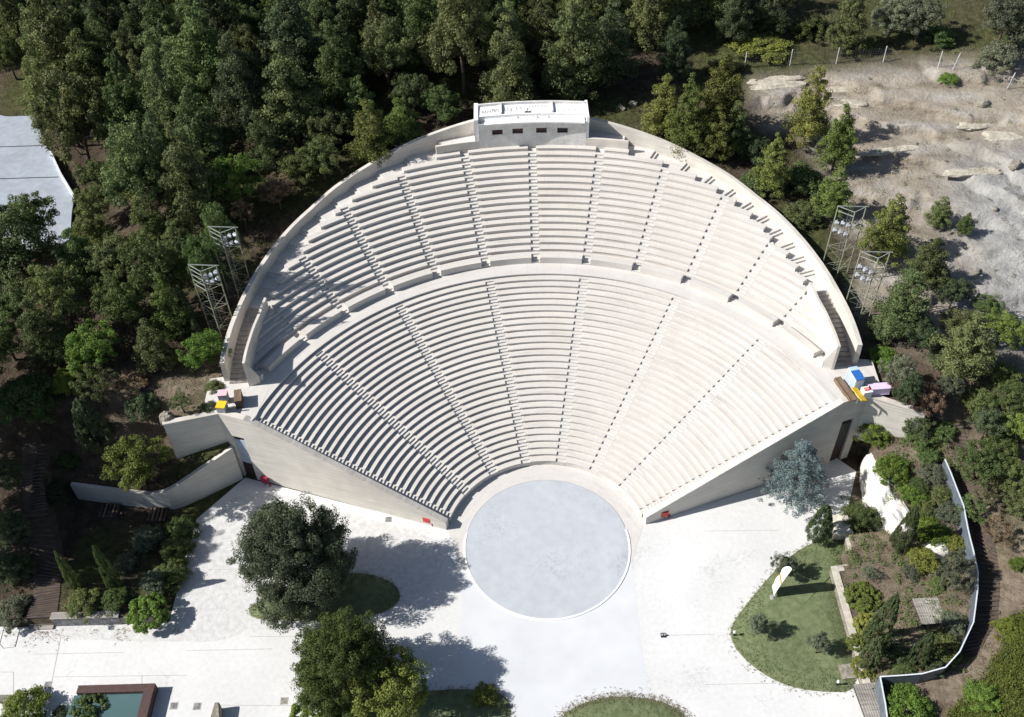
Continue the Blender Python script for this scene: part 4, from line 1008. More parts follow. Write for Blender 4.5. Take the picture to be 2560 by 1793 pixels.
for x, y, wd, hs, lb in [(-38.7, 28.2, 5.2, 2.15, 'tall airy tree between the two left floodlight masts and the rim wall'), (-38.0, 33.6, 4.8, 2.0, 'tall airy tree just above the far left floodlight mast by the rim wall')]:
    place('broad', x, y, wd - .4, hs * .95, 'leaf_mid', lb, GH)  # both added to cast more shade on the upper left seats
for x, y, wd, hs in [(-66.5, -1.8, 9.5, 2.1), (-68, 6, 10, 1.9), (-71, 13, 11, 1.6), (-63.5, 3, 6.5, 1.6)]:
    place('broad', x, y, wd, hs, 'leaf_dark', 'tall dark tree at the left edge shading the log stairs', 'tall trees shading the garden')
# the wood behind and to the left
FL = [('pine', 'leaf_mid', 'mid green pine in the dense wood behind the theatre'), ('pine', 'leaf_pine', 'olive green pine in the dense wood behind the theatre'), ('pine', 'leaf_pine', 'olive green pine in the dense wood behind the theatre'), ('pine', 'leaf_dark', 'dark pine in the dense wood behind the theatre'), ('broad', 'leaf_mid', 'green leafy tree in the dense wood behind the theatre'), ('broad', 'leaf_pine', 'dull green leafy tree in the dense wood behind the theatre'), ('sparse', 'leaf_brown', 'thin brownish tree in the wood behind the theatre')]
fr = random.Random(11); nf = 0; tries = 0
from mathutils.geometry import intersect_point_line
rd_c = np.array(rd)
def clear(x, y, wd):
    if -57 > x and 38 < y < 88 and x < np.interp(y, [38, 52, 63, 78, 84, 88], [-58, -61, -68, -76, -83, -90]): return False
    if np.hypot(x, y - CY) < 39.5 and y > 10: return False
    if -2.5 < x < 5 and 55 < y < 63: return False
    for a, b_, c in PLACED:
        if (a - x) ** 2 + (b_ - y) ** 2 < ((.345 if c > 4 else .42) * (c + wd)) ** 2: return False
    return True
while nf < 190 and tries < 45000:
    tries += 1
    x = fr.uniform(-108, 34); y = fr.uniform(14, 112)
    if x > -42 and y < 40: continue
    if x > 12 and y < 70 + (x - 12) * .3: continue
    if x > 8 and y < 62: continue
    wd = fr.choice([6.0, 7.2, 8.4, 9.6, 11])
    if not clear(x, y, wd): continue
    q = np.array([x, y, G(x, y) + 4]) - CAM; zz = q @ _f; u = SW / 2 + F * (q @ _rr) / zz; v_ = SH / 2 - F * (q @ _uu) / zz
    if u < -60 or v_ < -130 or u > SW: continue
    kd, lf, lb = fr.choice(FL) if nf % 14 == 0 else fr.choice(FL[:6])
    place(kd, x, y, wd, fr.uniform(.95, 1.35), lf, lb if y > 45 else lb.replace('behind the theatre', 'on the slope left of the theatre'), 'trees of the dense wood'); nf += 1
print('forest', nf, tries, 'trees', tcount)

# ------------------------------------------------------------------ floodlight towers
def tower(px, py, label, rails, flip):
    x, y = at(px, py); z = G(x, y)
    t = thing('floodlight_tower', label, 'floodlight tower', (x, y, z), 'lattice floodlight towers')
    H = 10.2; L2 = Vector((x, y, z - .8)); L1 = L2 + Vector((-1.6, 1.25, 0)); L3 = L2 + Vector((1.55, .95, 0)); up = Vector((0, 0, 1))
    for p in (L1, L2, L3): MB().bar(p, p + up * (H + .8), .07, 6).build('leg', M['olive'], t)
    b = MB(); n_ = 6
    for (p, q) in ((L1, L2), (L2, L3), (L3, L1)):
        for k in range(n_):
            z0 = .8 + H * .86 * k / n_; z1 = .8 + H * .86 * (k + 1) / n_
            a, c = (p, q) if k % 2 else (q, p); b.bar(a + up * z0, c + up * z1, .024)
            if k % 2: b.bar(p + up * z0, q + up * z0, .026)
    b.build('bracing', M['olive'], t)
    b = MB()
    for p, q in ((L1, L2), (L2, L3), (L3, L1)): b.bar(p + up * (H + .72), q + up * (H + .72), .05)
    for k in range(rails): b.bar(L1 + up * (H + .1 - k * .75), L2 + up * (H + .1 - k * .75), .05)
    b.bar(L1 + up * (H + .75), L1 + up * (H + .75) + (L3 - L1) * 1.1, .045)
    b.build('top_frame', M['steel'], t)
    r_ = random.Random(int(px))
    for k in range(6):
        u = (k % 3 + .5) / 3; p = L2 + (L3 - L2) * u + up * (H - .1 - .95 * (k // 3) - .25 * r_.random())
        if flip: p = L1 + (L2 - L1) * u + Vector((-.1, -.25, 0)) + up * (H - 1.1 - 1.1 * (k // 3) - .3 * r_.random())
        lb = MB(); an = r_.uniform(-.4, .4); lb.box(p, (.42, .28, .34), an, .5); lb.box(p + Vector((0, .2, .1)), (.26, .16, .22), an, .5); lb.bar(p, p + up * .5, .03)
        f = lb.build('floodlight', M['lampgrey'] if (k + flip) % 3 else M['grey'], t)
    b = MB()
    for k in range(22): b.bar((L1 + L3) / 2 + up * (1 + k * .4) + Vector((-.2, 0, 0)), (L1 + L3) / 2 + up * (1 + k * .4) + Vector((.2, 0, 0)), .02)
    for q in (-.2, .2): b.bar((L1 + L3) / 2 + up * .8 + Vector((q, 0, 0)), (L1 + L3) / 2 + up * H + Vector((q, 0, 0)), .025)
    b.build('ladder', M['steel'], t)
    return t
tower(497, 757, 'left pair of floodlight masts, the one nearer the flat topped green tree', 4, 0)
tower(537, 672, 'left pair of floodlight masts, the one farther up the rim wall', 4, 0)
tower(1874, 628, 'right pair of floodlight masts, the one farther up the rim wall under the light pines', 1, 1)
tower(1922, 730, 'right pair of floodlight masts, the one nearer the end of the rim wall', 1, 1)

# ------------------------------------------------------------------ kiosks on the end platforms
PZ = 10.585
def P2(px, py, h=0.): return onz(px, py, PZ + h)[:2]
def crate(name, cat, label, px, py, dims, rz, body, top, extra=None, toph=.04):
    """a box with its lid as a part; (px, py) is the middle of the lid in the photograph"""
    x, y = P2(px, py, dims[2]); t = thing(name, label, cat, (x, y, PZ))
    b = MB(); b.box((x, y, PZ + dims[2] / 2), dims, rz); b.box((x, y, PZ + .05), (dims[0] + .06, dims[1] + .06, .1), rz); b.build('body', M[body], t)
    MB().box((x, y, PZ + dims[2] + toph / 2 + .002), (dims[0] + .08, dims[1] + .08, toph), rz).build('lid', M[top], t)
    return t, x, y
t, x, y = crate('cabinet', 'cabinet', 'grey cabinet with a pink lid at the left end platform', 498, 881, (.95, .85, 1.35), .05, 'grey', 'pink')
t, x, y = crate('cabinet', 'cabinet', 'grey cabinet with a bright yellow lid above the left wing wall', 496, 908, (.95, .95, 1.1), -.12, 'grey', 'yellow', toph=.1)
MB().tube([(x + .7, y - .1, PZ + .9), (x + 1.1, y - .05, PZ + 1.0), (x + 1.55, y, PZ + .95)], [.07, .1, .08], 6).build('pipe', M['white'], t)
x, y = P2(536, 897, .5); t = thing('screen', 'dark brown upright screen board casting a shadow on the left platform', 'screen', (x, y, PZ))
b = MB(); b.box((x, y, PZ + .62), (.75, 1.75, 1.2), .18); b.build('board', M['rust'], t); MB().box((x, y, PZ + 1.24), (.8, 1.8, .06), .18).build('cap', M['brown'], t)
x, y = P2(1896, 872, .5); t = thing('bench', 'long brown timber bench on the right end platform', 'bench', (x, y, PZ))
an = math.atan2(P2(1914, 898, .5)[1] - P2(1876, 846, .5)[1], P2(1914, 898, .5)[0] - P2(1876, 846, .5)[0])
b = MB(); b.box((x, y, PZ + .5), (3.6, .8, .12), an); b.build('seat', M['brown'], t)
for u in (-1.35, 1.35): MB().box((x + cos(an) * u, y + sin(an) * u, PZ + .22), (.3, .7, .43), an).build('leg', M['brown'], t)
MB().box((x - sin(an) * -.42, y + cos(an) * -.42, PZ + .42), (3.4, .06, .5), an).build('apron', M['brown'], t)
x, y = P2(1921, 838, 1.9); t = thing('drinks_cooler', 'tall blue topped cooler with a glass door on the right end platform', 'cooler', (x, y, PZ))
an = 1.75; ux, uy = cos(an), sin(an)
b = MB(); b.box((x, y, PZ + .95), (2.0, .95, 1.86), an); b.build('body', M['lblue'], t)
MB().box((x - ux * .3, y - uy * .3, PZ + 1.94), (1.4, 1.0, .1), an).build('top', M['blue'], t)
MB().box((x + ux * .75, y + uy * .75, PZ + 1.93), (.55, 1.0, .08), an).build('top', M['lblue'], t)
gl = MB().box((x - uy * .5, y + ux * .5, PZ + 1.0), (1.7, .05, 1.5), an).build('glass_door', M['doorblue'], t)
fb = MB()
for u in (-.92, 0, .92): fb.box((x - uy * .53 + ux * u, y + ux * .53 + uy * u, PZ + 1.0), (.07, .05, 1.75), an)
for zz in (.15, 1.86): fb.box((x - uy * .531 + 0, y + ux * .531, PZ + zz), (1.9, .05, .09), an)
fb.build('door_frame', M['white'], gl)
MB().tube([(x + uy * .62, y - ux * .62, PZ + 1.55), (x + uy * .62, y - ux * .62, PZ + 1.9)], [.14, .14], 10).build('lamp', M['white'], t)
x, y = P2(1926, 884, .8); t = thing('board', 'yellow board leaning beside the blue topped cooler', 'board', (x, y, PZ))
MB().box((x, y, PZ + .82), (.85, 2.1, .07), .28, 0, .38).build('panel', M['yellow'], t)
b = MB(); b.bar((x + .25, y - .7, PZ), (x + .12, y - .7, PZ + .6), .04); b.bar((x + .0, y + .7, PZ), (x - .05, y + .7, PZ + .6), .04); b.bar((x - .3, y - .7, PZ), (x - .25, y - .7, PZ + .98), .04); b.build('prop', M['steel'], t)
t, x, y = crate('drinks_box', 'box', 'white box with a red label on its lid next to the lilac counter', 1944, 874, (.95, .85, 1.0), .15, 'white', 'white')
MB().box((x + .02, y + .05, PZ + 1.05), (.62, .5, .012), .15).build('label', M['red'], t)
gb = MB()
for k in range(5): gb.box((x - .2 + k * .1, y + .05 + .015 * k, PZ + 1.06), (.05, .16 - .04 * (k % 2), .008), .15)
gb.build('lettering', M['white'], t)
t, x, y = crate('counter', 'counter', 'lilac topped counter at the outer end of the right platform', 1972, 866, (2.3, .85, 1.0), .06, 'lilac', 'lilac')

# ------------------------------------------------------------------ things on the plaza
def hydrant(px, py, label, m, ang):
    p = onz(px, py, .75); x, y = p[0], p[1]
    t = thing('fire_hose_box', label, 'fire hose box', (x, y, 0), 'fire hose boxes along the retaining walls')
    b = MB(); b.box((x, y, .82), (.8, .34, .72), ang); b.box((x, y, 1.2), (.86, .4, .05), ang); b.build('box', M[m], t)
    b = MB(); b.bar((x, y, 0), (x, y, .48), .06, 6); b.build('post', M['dark'], t)
    b = MB(); q = (x + cos(ang) * .62, y + sin(ang) * .62 - .1); b.tube([(*q, 0), (*q, .45), (*q, .55)], [.09, .08, .03], 8); b.bar((q[0] - .14, q[1], .33), (q[0] + .14, q[1], .33), .05, 6); b.build('hydrant', M['crimson'], t)
hydrant(593, 1077, 'crimson fire hose box in the shade beside the blue panelled doorway', 'crimson', R(-19))
hydrant(957, 1166, 'bright red fire hose box at the low sunlit end of the left retaining wall', 'red', R(-19))
hydrant(1490, 1153, 'red fire hose box at the low shaded end of the right retaining wall', 'red', R(19))
p = onz(1731, 1330, .1); x, y = p[0], p[1]
t = thing('feather_flag', 'tall white feather flag with an orange band leaning on the right lawn', 'flag', (x, y, .1))
b = MB(); n_ = 12; fl = []
def fedge(u): zz = .45 + 4.9 * u; return x + .05 + .95 * u ** 1.2, zz
me_v = []; ms = (M['white'], M['yellow'], M['lilac'])
for nm, u0, u1, m in (('lower_panel', 0, .42, 'white'), ('orange_band', .42, .5, 'yellow'), ('upper_panel', .5, 1, 'white')):
    b = MB(); k = 8; vs = []
    for i in range(k + 1):
        u = u0 + (u1 - u0) * i / k; fx, fz = fedge(u); wdt = 1.05 * min(1, (1 - u) / .28) ** .6 + .02
        wob = .05 * sin(u * 17)
        for q in (0, .5, 1): vs += [(fx + wob * q - .012, y - .5 + q * wdt, fz + .12 * q), (fx + wob * q + .012, y - .5 + q * wdt, fz + .12 * q)]
    fs = []
    for i in range(k):
        for q in (0, 1):
            for sd_ in (0, 1): fs.append((i * 6 + q * 2 + sd_, i * 6 + q * 2 + 2 + sd_, (i + 1) * 6 + q * 2 + 2 + sd_, (i + 1) * 6 + q * 2 + sd_))
        for sd_ in ((0, 1), (4, 5)): fs.append((i * 6 + sd_[0], i * 6 + sd_[1], (i + 1) * 6 + sd_[1], (i + 1) * 6 + sd_[0]))
    b.add(vs, fs); b.build('sail' if nm != 'orange_band' else nm, M[m] if nm != 'orange_band' else M['orange'], t)
b = MB(); b.tube([(x - .05, y - .5, .0)] + [(fedge(u)[0], y - .52, fedge(u)[1]) for u in np.linspace(0, 1, 8)], [.035] * 9, 6); b.build('pole', M['steel'], t)
b = MB(); b.box((x, y - .5, .08), (.6, .6, .06)); b.build('base_plate', M['grey'], t)
gb = MB()
for k in range(7): u = .14 + .03 * k; fx, fz = fedge(u); gb.box((fx - .03, y - .25 + .07 * (k % 3), fz + .06), (.012, .30, .07))
gb.build('print', M['lilac'], t)
for px, py, lb in ((1645, 1425, 'small white topped bollard lamp at the left tip of the right lawn'), (1876, 1536, 'small white topped bollard lamp at the bottom of the right lawn')):
    p = onz(px, py, .1); t = thing('bollard_lamp', lb, 'bollard lamp', (p[0], p[1], .1), 'bollard lamps on the right lawn')
    MB().tube([(p[0], p[1], .05), (p[0], p[1], .62)], [.075, .07], 8).build('post', M['dark'], t)
    MB().tube([(p[0], p[1], .62), (p[0], p[1], .68), (p[0], p[1], .9), (p[0], p[1], .95)], [.09, .13, .13, .05], 10).build('head', M['white'], t)
p = onz(1487, 1424, .1); t = thing('floor_spotlight', 'small dark pair of floor spotlights on the white plaza', 'spotlight', (p[0], p[1], 0))
MB().box((p[0], p[1], .06), (.5, .5, .08)).build('base', M['dark'], t)
for q in (-.13, .13): MB().tube([(p[0] + q, p[1], .1), (p[0] + q, p[1] - .05, .3)], [.08, .11], 8).build('lamp', M['grey'], t)
for px, py, lb in ((107, 1536, 'square grey drain cover beside the paving joint at the lower left'), (390, 1583, 'square drain cover in the shadow right of the teal basin'), (442, 1584, 'square grey drain cover between the basin and the concrete pillar'), (871, 1165, 'pale drain cover at the foot of the left retaining wall'), (637, 1572, 'rusty drain cover left of the large tree at the bottom edge')):
    p = onz(px, py, 0); t = tag(MB().box((p[0], p[1], .018), (.6, .62, .02), .05).build('drain_cover', M['stone'] if px != 637 else M['rough']), lb, 'drain cover', 'drain covers in the paving')
    MB().add([(p[0] + a * .38, p[1] + b_ * .38, .021) for a, b_ in ((-1, -1), (1, -1), (1, 1), (-1, 1))], [(0, 1, 2, 3)]).build('frame', M['joint'], t, recalc=False)
p = onz(490, 1592, .6); b = MB(); b.prism([(p[0] - .5, p[1] - 1.2), (p[0] + .5, p[1] - 1.2), (p[0] + .15, p[1] + .4), (p[0] - .25, p[1] + .4)], 0, [1.1, 1.1, 1.35, 1.35]); b.prism([(p[0] - .42, p[1] - 1.1), (p[0] + .42, p[1] - 1.1), (p[0] + .1, p[1] + .3), (p[0] - .2, p[1] + .3)], 1.05, [1.2, 1.2, 1.42, 1.42])
tag(b.build('concrete_pillar', M['rough']), 'stubby tapered concrete pillar at the bottom edge', 'pillar')
# basin
a0 = onz(176, 1537, 1.15); a1 = onz(347, 1536, 1.15); a2 = onz(340, 1607, 1.15)
t = thing('water_basin', 'teal water basin inside a red brown wall at the bottom left', 'basin', (a0[0], a0[1], 0))
yb = a0[1]; xl, xr = a0[0], a1[0]
b = MB(); b.prism([(xl, yb - .8), (xr, yb - .8), (xr, yb), (xl, yb)], 0, 1.15); b.prism([(xr - .95, yb - 6), (xr - .02, yb - 6), (xr - .02, yb - .8), (xr - .95, yb - .8)], 0, 1.147); b.build('wall', M['rust'], t)
MB().prism([(xl - .5, yb - 3.2), (xr - 1.1, yb - 3.2), (xr - .96, yb - .81), (xl - .3, yb - .81)], .2, .72).build('water', M['water'], t)
MB().prism([(xl - .5, yb - 6), (xr - .96, yb - 6), (xr - .96, yb - 3.21), (xl - .5, yb - 3.21)], 0, .74).build('bank', M['stone'], t)
x, y = onz(20, 1545, 1.0)[:2]; tag(MB().prism([(x - 5, y - 1.0), (x + 1, y - 1.0), (x + .9, y - .3), (x - 5, y - .3)], 0, .45).build('kerb_block', M['rough']), 'low grey block at the left edge above the corner bush', 'block')
# shaded garden: stairs, walls, benches
def steps(name, left, right, m, label, cat, k=7, hgt=.12, wd=.075, deck=None):
    A = [at(*p) for p in left]; B = [at(*p) for p in right]; b = MB()
    for i in range(len(A) - 1):
        for q in range(k):
            u = q / k; a = np.array(A[i]) * (1 - u) + np.array(A[i + 1]) * u; c = np.array(B[i]) * (1 - u) + np.array(B[i + 1]) * u
            z = max(G(*a), G(*c), G(*((a + c) / 2))); jt = random.uniform(-.05, .05)
            b.bar((a[0], a[1] + jt, z + hgt - .06), (c[0], c[1] - jt, z + hgt - .06), wd, 6)
    return tag(b.build(name, m), label, cat)
sl = [(64, 1392), (76, 1340), (70, 1250), (56, 1150), (48, 1080), (50, 1000)]; sr = [(133, 1392), (135, 1330), (143, 1280), (130, 1180), (112, 1100), (113, 1000)]
struct(strip('stair_path', sl, sr, M['soil'], .05)); steps('log_stairs', sl, sr, M['log'], 'long shaded flight of log steps climbing the left slope', 'stairs', 10)
t = thing('timber_steps', 'five pale timber steps at the foot of the log stairs', 'steps', (-53, -8, 0))
for k in range(5): MB().box((-52.6, -8.3 + .42 * k, .1 + .2 * k), (2.5, .4, .2)).build('step', M['wood'], t)
p = onz(76, 1384, .9); t = thing('plywood_box', 'small orange plywood box left of the timber steps', 'box', (p[0], p[1], 0))
MB().box((p[0], p[1], .85), (1.0, .8, .06), .1, .15).build('lid', M['orange'], t); b = MB(); b.box((p[0], p[1], .4), (.9, .7, .78), .1); b.build('body', M['doordark'], t)
t = thing('stone_wall', 'low dark stone wall under the ragged bushes at the lower left', 'wall', (-48, -8, 0))
MB().prism([(-51.2, -8.15), (-44.3, -8.15), (-44.3, -7.45), (-51.2, -7.45)], 0, 1.45).build('wall', M['stone'], t); MB().prism([(-51.3, -8.2), (-44.3, -8.2), (-44.3, -7.4), (-51.3, -7.4)], 1.45, 1.55).build('coping', M['wood'], t)
MB().prism([(-44.29, -8.1), (-40.2, -8.1), (-40.2, -7.5), (-44.29, -7.5)], 0, 1.2).build('end_wall', M['rough'], t)
for px, py, lb in ((356, 1158, 'dark slatted timber bench under the bed wall nearest the gravel'), (248, 1150, 'dark slatted timber bench in deep shade left of the other bench')):
    x, y = at(px, py); z = G(x, y); t = thing('slatted_bench', lb, 'bench', (x, y, z), 'slatted benches')
    for k in range(5): MB().box((x - .9 + .45 * k, y, z + .45), (.2, 1.9, .07)).build('slat', M['brown' if k % 2 else 'log'], t)
    for q in (-.8, .8): MB().box((x, y + q, z + .2), (2.1, .12, .42)).build('leg_frame', M['log'], t)
b = MB(); q0 = onz(0, 1393, .9); q1 = onz(14, 1393, .9); q2 = onz(0, 1444, .9)
b.bar((q0[0] - 3, q0[1], .95), (q1[0], q1[1], .95), .035); b.bar((q1[0], q1[1], .95), (q2[0], q2[1], .95), .035)
for k in range(4): b.bar((q1[0] - 1.3 * k, q1[1], 0), (q1[0] - 1.3 * k, q1[1], .95), .03)
b.bar((q2[0], q2[1], 0), (q2[0], q2[1], .95), .03); tag(b.build('handrail', M['dark']), 'thin black handrail at the left edge of the paving', 'handrail')
# right garden
def c5(x, y): return ((1660 + .398 * x) / D, (1153 + .398 * y) / D)
fp = [at(*c5(*q), 2.0) for q in [(1765, -20), (1800, 80), (1840, 190), (1872, 290), (1905, 430), (1935, 560), (1968, 700), (1966, 800), (1955, 900), (1940, 1010), (1850, 1200), (1765, 1292), (1620, 1335), (1350, 1358)]] + [at(*c5(1385, 1530), 2.0), at(*c5(1400, 1640), 2.0)]
t = thing('metal_fence', 'curving shiny sheet metal fence between the garden and the dark path', 'fence', (*fp[6], G(*fp[6])))
dp = dens(fp, False, .9)
zb = [G(*p) for p in dp]; zt = [np.mean([zb[max(0, min(len(zb) - 1, i + k))] for k in range(-3, 4)]) + 2.0 for i in range(len(zb))]
b = MB(); b.wall(dp, .06, [z - .8 for z in zb], zt); b.build('sheet', M['fence'], t)
b = MB(); b.wall(dp, .11, [z + .003 for z in zt], [z + .09 for z in zt]); b.build('top_rail', M['rail'], t)
for i in range(1, len(dp), 3): MB().bar((dp[i][0] + .12, dp[i][1] + .05, zb[i] - .5), (dp[i][0] + .12, dp[i][1] + .05, zt[i] - .02), .05).build('post', M['steel'], t)
pl_ = [(2118, 958), (2136, 1020), (2156, 1100), (2178, 1180), (2197, 1290), (2183, 1395), (2128, 1500)]; pr2 = [(2160, 955), (2180, 1040), (2202, 1120), (2226, 1210), (2241, 1290), (2236, 1390), (2184, 1478)]
struct(strip('path', pl_, pr2, M['soil'], .05)); steps('log_steps', pl_, pr2, M['log'], 'dark log steps running down the path outside the metal fence', 'steps', 10, .1)
t = thing('stone_coping', 'pale stone coping wall between the right lawn and the planted garden', 'wall', (29.8, -10, 0))
b = MB(); b.wall(dens([(29.62, -19.0), (29.75, -4.4), (32.1, -4.1), (32.2, -.5)], False, 1.2), -.55, -.1, 1.1); b.build('wall', M['rough'], t)
b = MB(); b.wall(dens([(29.57, -19.0), (29.7, -4.35), (32.05, -4.05), (32.15, -.5)], False, 1.2), -.7, 1.1, 1.2); b.build('coping', M['cap'], t)
def rocky(name, cat, label, c, d, m, seed, n=14, group=None, rz=0.):
    g = np.random.default_rng(seed); b = MB(); vs = []; k = n
    for i in range(k + 1):
        ph = pi * i / k
        for j in range(2 * k):
            th = pi * j / k; v = np.array([sin(ph) * cos(th), sin(ph) * sin(th), cos(ph)])
            s_ = 1 + .5 * (float(fbm(v[0] * 1.8 + seed, v[1] * 1.8 + v[2] * 1.4, seed)) - .5) + .12 * (float(noise(v[0] * 5 + v[2] * 4, v[1] * 5 + seed, seed)) - .5)
            v = np.sign(v) * np.abs(v) ** .75 * s_; x, y = v[0] * d[0] / 2, v[1] * d[1] / 2
            vs.append((c[0] + x * cos(rz) - y * sin(rz), c[1] + x * sin(rz) + y * cos(rz), c[2] + v[2] * d[2] / 2))
    b.add(vs, [(i * 2 * k + j, (i + 1) * 2 * k + j, (i + 1) * 2 * k + (j + 1) % (2 * k), i * 2 * k + (j + 1) % (2 * k)) for i in range(k) for j in range(2 * k)])
    return tag(b.build(name, m), label, cat, group)
rocky('white_rock', 'rock', 'long brilliant white rock face catching the sun in the right garden', (37.3, 5.0, 1.5), (3.4, 10.0, 5.0), M['chalk'], 3, 26, None, -.12)
rocky('white_rock', 'rock', 'lower part of the white rock face under the hanging bright shrubs', (37.9, .4, 1.6), (3.8, 5.2, 4.4), M['chalk'], 8, 20, None, .3)
x, y = at(2098, 1238); rocky('boulder', 'rock', 'small white rock under the spreading bright shrub', (x, y, G(x, y) + .3), (2.6, 1.8, 1.6), M['chalk'], 12)
x, y = 32.1, .9; b = MB(); b.prism([(x - 1.0, y - 1.2), (x + .9, y - 1.4), (x + .8, y + 1.3), (x - .6, y + 1.2)], 0, [1.1, 1.6, 1.7, 1.2]); tag(b.build('stone_pier', M['cap']), 'pale stone pier at the top corner of the right lawn', 'pier')
x, y = at(378, 944); rocky('boulder', 'rock', 'brown boulder at the far tip of the left wing wall', (x, y, G(x, y) + .3), (1.6, 1.4, 1.9), M['rough'], 21)
def deck(px, py, w_, d_, rz, label):
    x, y = at(px, py); z = G(x, y) + .25; t = thing('timber_deck', label, 'deck', (x, y, z)); b = MB(); n_ = int(w_ / .22)
    for k in range(n_):
        u = -w_ / 2 + w_ * (k + .5) / n_; b.box((x + cos(rz) * u, y + sin(rz) * u, z + .05), (.19, d_, .05), rz)
    b.build('planks', M['wood'], t); MB().box((x, y, z - .2), (w_ - .1, d_ - .1, .42), rz).build('frame', M['log'], t)
deck(2083, 1374, 2.6, 2.9, .03, 'square weathered plank deck in the fenced garden')
deck(1955, 1578, 2.6, 3.6, .08, 'weathered plank walk at the bottom edge below the stone coping')
x, y = at(1900, 1508); tag(MB().box((x, y, .17), (1.5, 1.5, .1), .1).build('paving_slab', M['rough']), 'square grey paving slab at the lower right of the right lawn', 'slab')
# wire fence at the top right
def c3(x, y): return ((1660 + .398 * x) / D, .398 * y / D)
wp = [at(*c3(*q)) for q in [(505, 428), (790, 412), (1080, 402), (1375, 394), (1720, 425), (1810, 440), (2150, 562), (2330, 640)]]
t = thing('wire_fence', 'leaning wire mesh fence on thin posts along the top of the bare slope', 'fence', (*wp[3], G(*wp[3])))
for i, p in enumerate(wp):
    z = G(*p); MB().bar((p[0], p[1], z - .3), (p[0] + .45 * (i > 4), p[1] + .1, z + 2.4), .06, 6).build('post', M['rail'], t)
b = MB()
for i in range(len(wp) - 1):
    a = np.array(wp[i]); c = np.array(wp[i + 1]); n_ = max(2, int(np.linalg.norm(c - a) / .33)); za, zc = G(*a), G(*c)
    g_ = [a + (c - a) * k / n_ for k in range(n_ + 1)]; gz = [G(*p) for p in g_]
    for k in range(n_):
        p, q = g_[k], g_[k + 1]
        b.bar((*p, gz[k] + .05), (*p, gz[k] + 2.1), .007, 3)
        for h_ in (.1, .42, .75, 1.08, 1.4, 1.75, 2.1): b.bar((*p, gz[k] + h_), (*q, gz[k + 1] + h_), .007, 3)
b.build('mesh', M['wire'], t)
# pale ledges of cut rock
for k, (px, py, w_, d_, h_) in enumerate([(1735, 180, 9.5, 1.1, .9), (1745, 192, 8.5, 1.0, .8), (1880, 202, 5.0, 1.2, .8), (1905, 232, 4.5, 1.3, .7), (2010, 335, 11, .7, .6), (2190, 280, 5.5, 1.1, .8), (2180, 385, 8.0, .9, .6), (2250, 305, 6.0, 1.3, .8)]):
    x, y = at(px, py); rocky('rock_ledge', 'rock', 'long pale ledge of cut rock on the bare slope right of the theatre', (x, y, G(x, y) - h_ * .18), (w_, d_ * 1.9, h_ * .9), M['ledge'], 70 + k, 16, 'pale rock ledges on the bare slope', .16 - .06 * (k % 4))
# loose rocks
rk_ = random.Random(4)
for k, (px, py, sz) in enumerate([(2275, 372, 1.3), (2010, 640, .8), (2230, 470, .6), (2205, 235, 1.3), (2030, 575, .8), (2190, 610, .7), (1420, 235, .9), (1395, 245, .7)]):
    x, y = at(px, py); rocky('boulder', 'rock', 'loose brown boulder lying on the bare slope right of the theatre' if px > 1500 else 'rubble block on the bank right of the booth', (x, y, G(x, y) + .1), (sz * 1.5, sz, sz * .8), M['rough'], 40 + k, 8, 'boulders on the slope', rk_.uniform(0, 3))

# ------------------------------------------------------------------ ground cover
def scatter(name, pts, per, size, m, hgt=.25, rad=.3, sq=.8):
    cen = np.array(pts); cen[:, 2] += hgt; g = np.random.default_rng(len(pts))
    me = leafmesh(name, cen, rad * (.5 + g.random(len(pts))), per, size, sq, None, .4, m)
    o = bpy.data.objects.new(name, me); COL.objects.link(o); return stuff(o)
g = np.random.default_rng(5)
n_ = 26000; xs_ = g.uniform(-108, 76, n_); ys_ = g.uniform(-18, 112, n_); zs_ = ground(xs_, ys_)
ok = (zs_ > .3) & (np.hypot(xs_, ys_ - CY) > 36.8) & ~((np.abs(xs_) < 38) & (ys_ > 9.5) & (ys_ < 20)) & ~((xs_ < -57) & (ys_ > 36) & (ys_ < 90) & (xs_ < np.interp(ys_, [38, 52, 63, 78, 84, 88], [-59, -62, -69, -77, -84, -91])))
ok &= ~((xs_ > 29) & (xs_ < 31)) & ~((xs_ > -58) & (xs_ < -50) & (ys_ < 16)); rm_ = rockmask(xs_, ys_); ok &= (rm_ < .4) | (g.random(n_) < .22)
den = fbm(xs_ * .11, ys_ * .11, 50); ok &= g.random(n_) < np.clip((den - .3) * 3.2, .06, 1)
P3 = np.stack([xs_, ys_, zs_], -1)[ok]; hs_ = g.random(len(P3))
scatter('undergrowth', P3[hs_ < .5], 30, .13, M['leaf_mid'], .16, .42, .6)
scatter('dry_grass', P3[hs_ >= .5], 30, .11, M['dry'], .10, .5, .4)
pts = []
for _ in range(1500):
    x, y = g.uniform(30.5, 46), g.uniform(-19, 9)
    if fbm(np.array([x * .25]), np.array([y * .25]), 61)[0] > .44 and x < 44.5 + .15 * y - max(0, -8 - y) * .8: pts.append((x, y, G(x, y)))
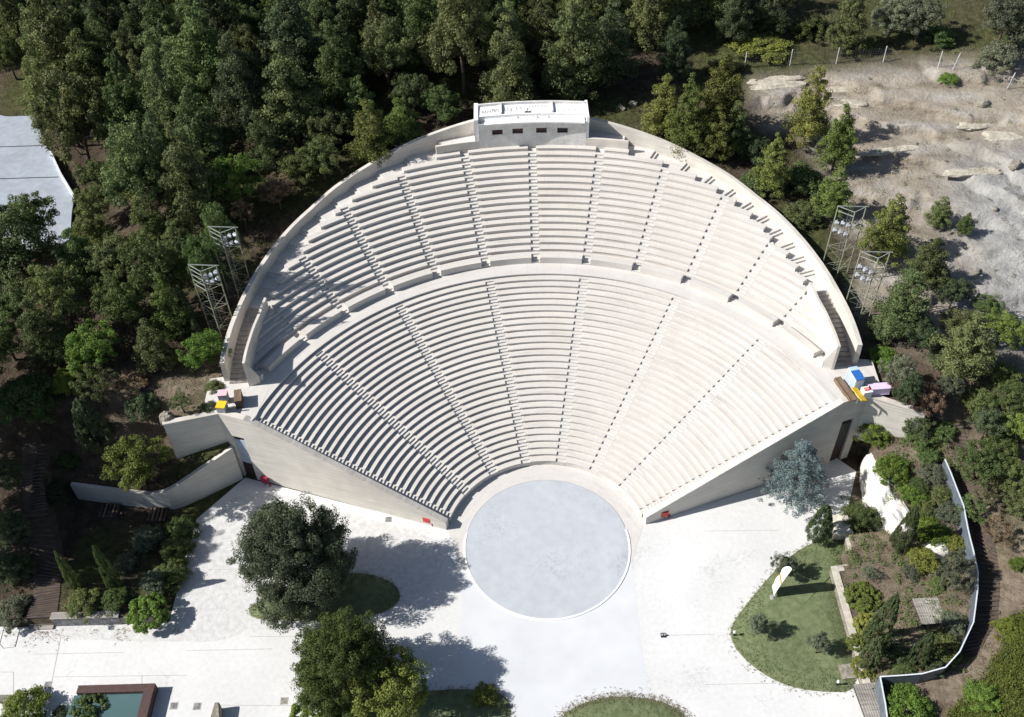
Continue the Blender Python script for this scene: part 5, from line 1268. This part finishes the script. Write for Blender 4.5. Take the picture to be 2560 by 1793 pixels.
scatter('undergrowth', pts, 34, .13, M['leaf_mid'], .15, .4, .7)
gp = [at(*p) for p in [(2310, 1365), (2262, 1395), (2252, 1450), (2205, 1530), (2130, 1600), (2110, 1640), (2340, 1640), (2340, 1365)]]
def inpoly(p, poly):
    c = False
    for i in range(len(poly)):
        a, b_ = poly[i], poly[i - 1]
        if (a[1] > p[1]) != (b_[1] > p[1]) and p[0] < (b_[0] - a[0]) * (p[1] - a[1]) / (b_[1] - a[1]) + a[0]: c = not c
    return c
bx = np.array(gp); pts = []
for _ in range(5200):
    p = (g.uniform(bx[:, 0].min(), bx[:, 0].max()), g.uniform(bx[:, 1].min(), bx[:, 1].max()))
    if inpoly(p, gp): pts.append((*p, G(*p)))
scatter('ground_cover', pts, 30, .15, M['cover'], .22, .5, .7)
pts = []
for poly, pr_ in ((lawn3, 2.6), (lawn2, .5), (lawn1, .4), (lawn4, .8)):
    pl = np.array(poly); c = pl.mean(0)
    for i in range(len(pl)):
        a, b_ = pl[i], pl[(i + 1) % len(pl)]; L_ = np.linalg.norm(b_ - a)
        for _ in range(int(L_ * 22 * pr_) + 1):
            p = a + (b_ - a) * g.random(); d_ = (p - c) / np.linalg.norm(p - c); p = p + d_ * g.normal() * (.35 if pr_ > .4 else .15)
            pts.append((p[0], p[1], .03))
for _ in range(500):
    x = g.uniform(-57, -38); y = -8.6 - abs(g.normal()) * .8
    if fbm(np.array([x * .5]), np.array([y]), 77)[0] > .5: pts.append((x, y, .01))
scatter('grass_fringe', pts, 8, .075, M['fringe'], .04, .13, .7)
n_ = 15000
pts = []
for poly in (lawn1, lawn2, lawn3, lawn4):
    pl = np.array(poly); mn, mx_ = pl.min(0), pl.max(0); A_ = (mx_ - mn).prod()
    for _ in range(int(A_ * 16)):
        p = g.uniform(mn, mx_)
        if p[1] > -26 and inpoly(p, poly): pts.append((p[0], p[1], .07))
scatter('grass', pts, 5, .09, leaf_mat('lawn_blades', (.095, .110, .054), .3), .04, .14, .3)
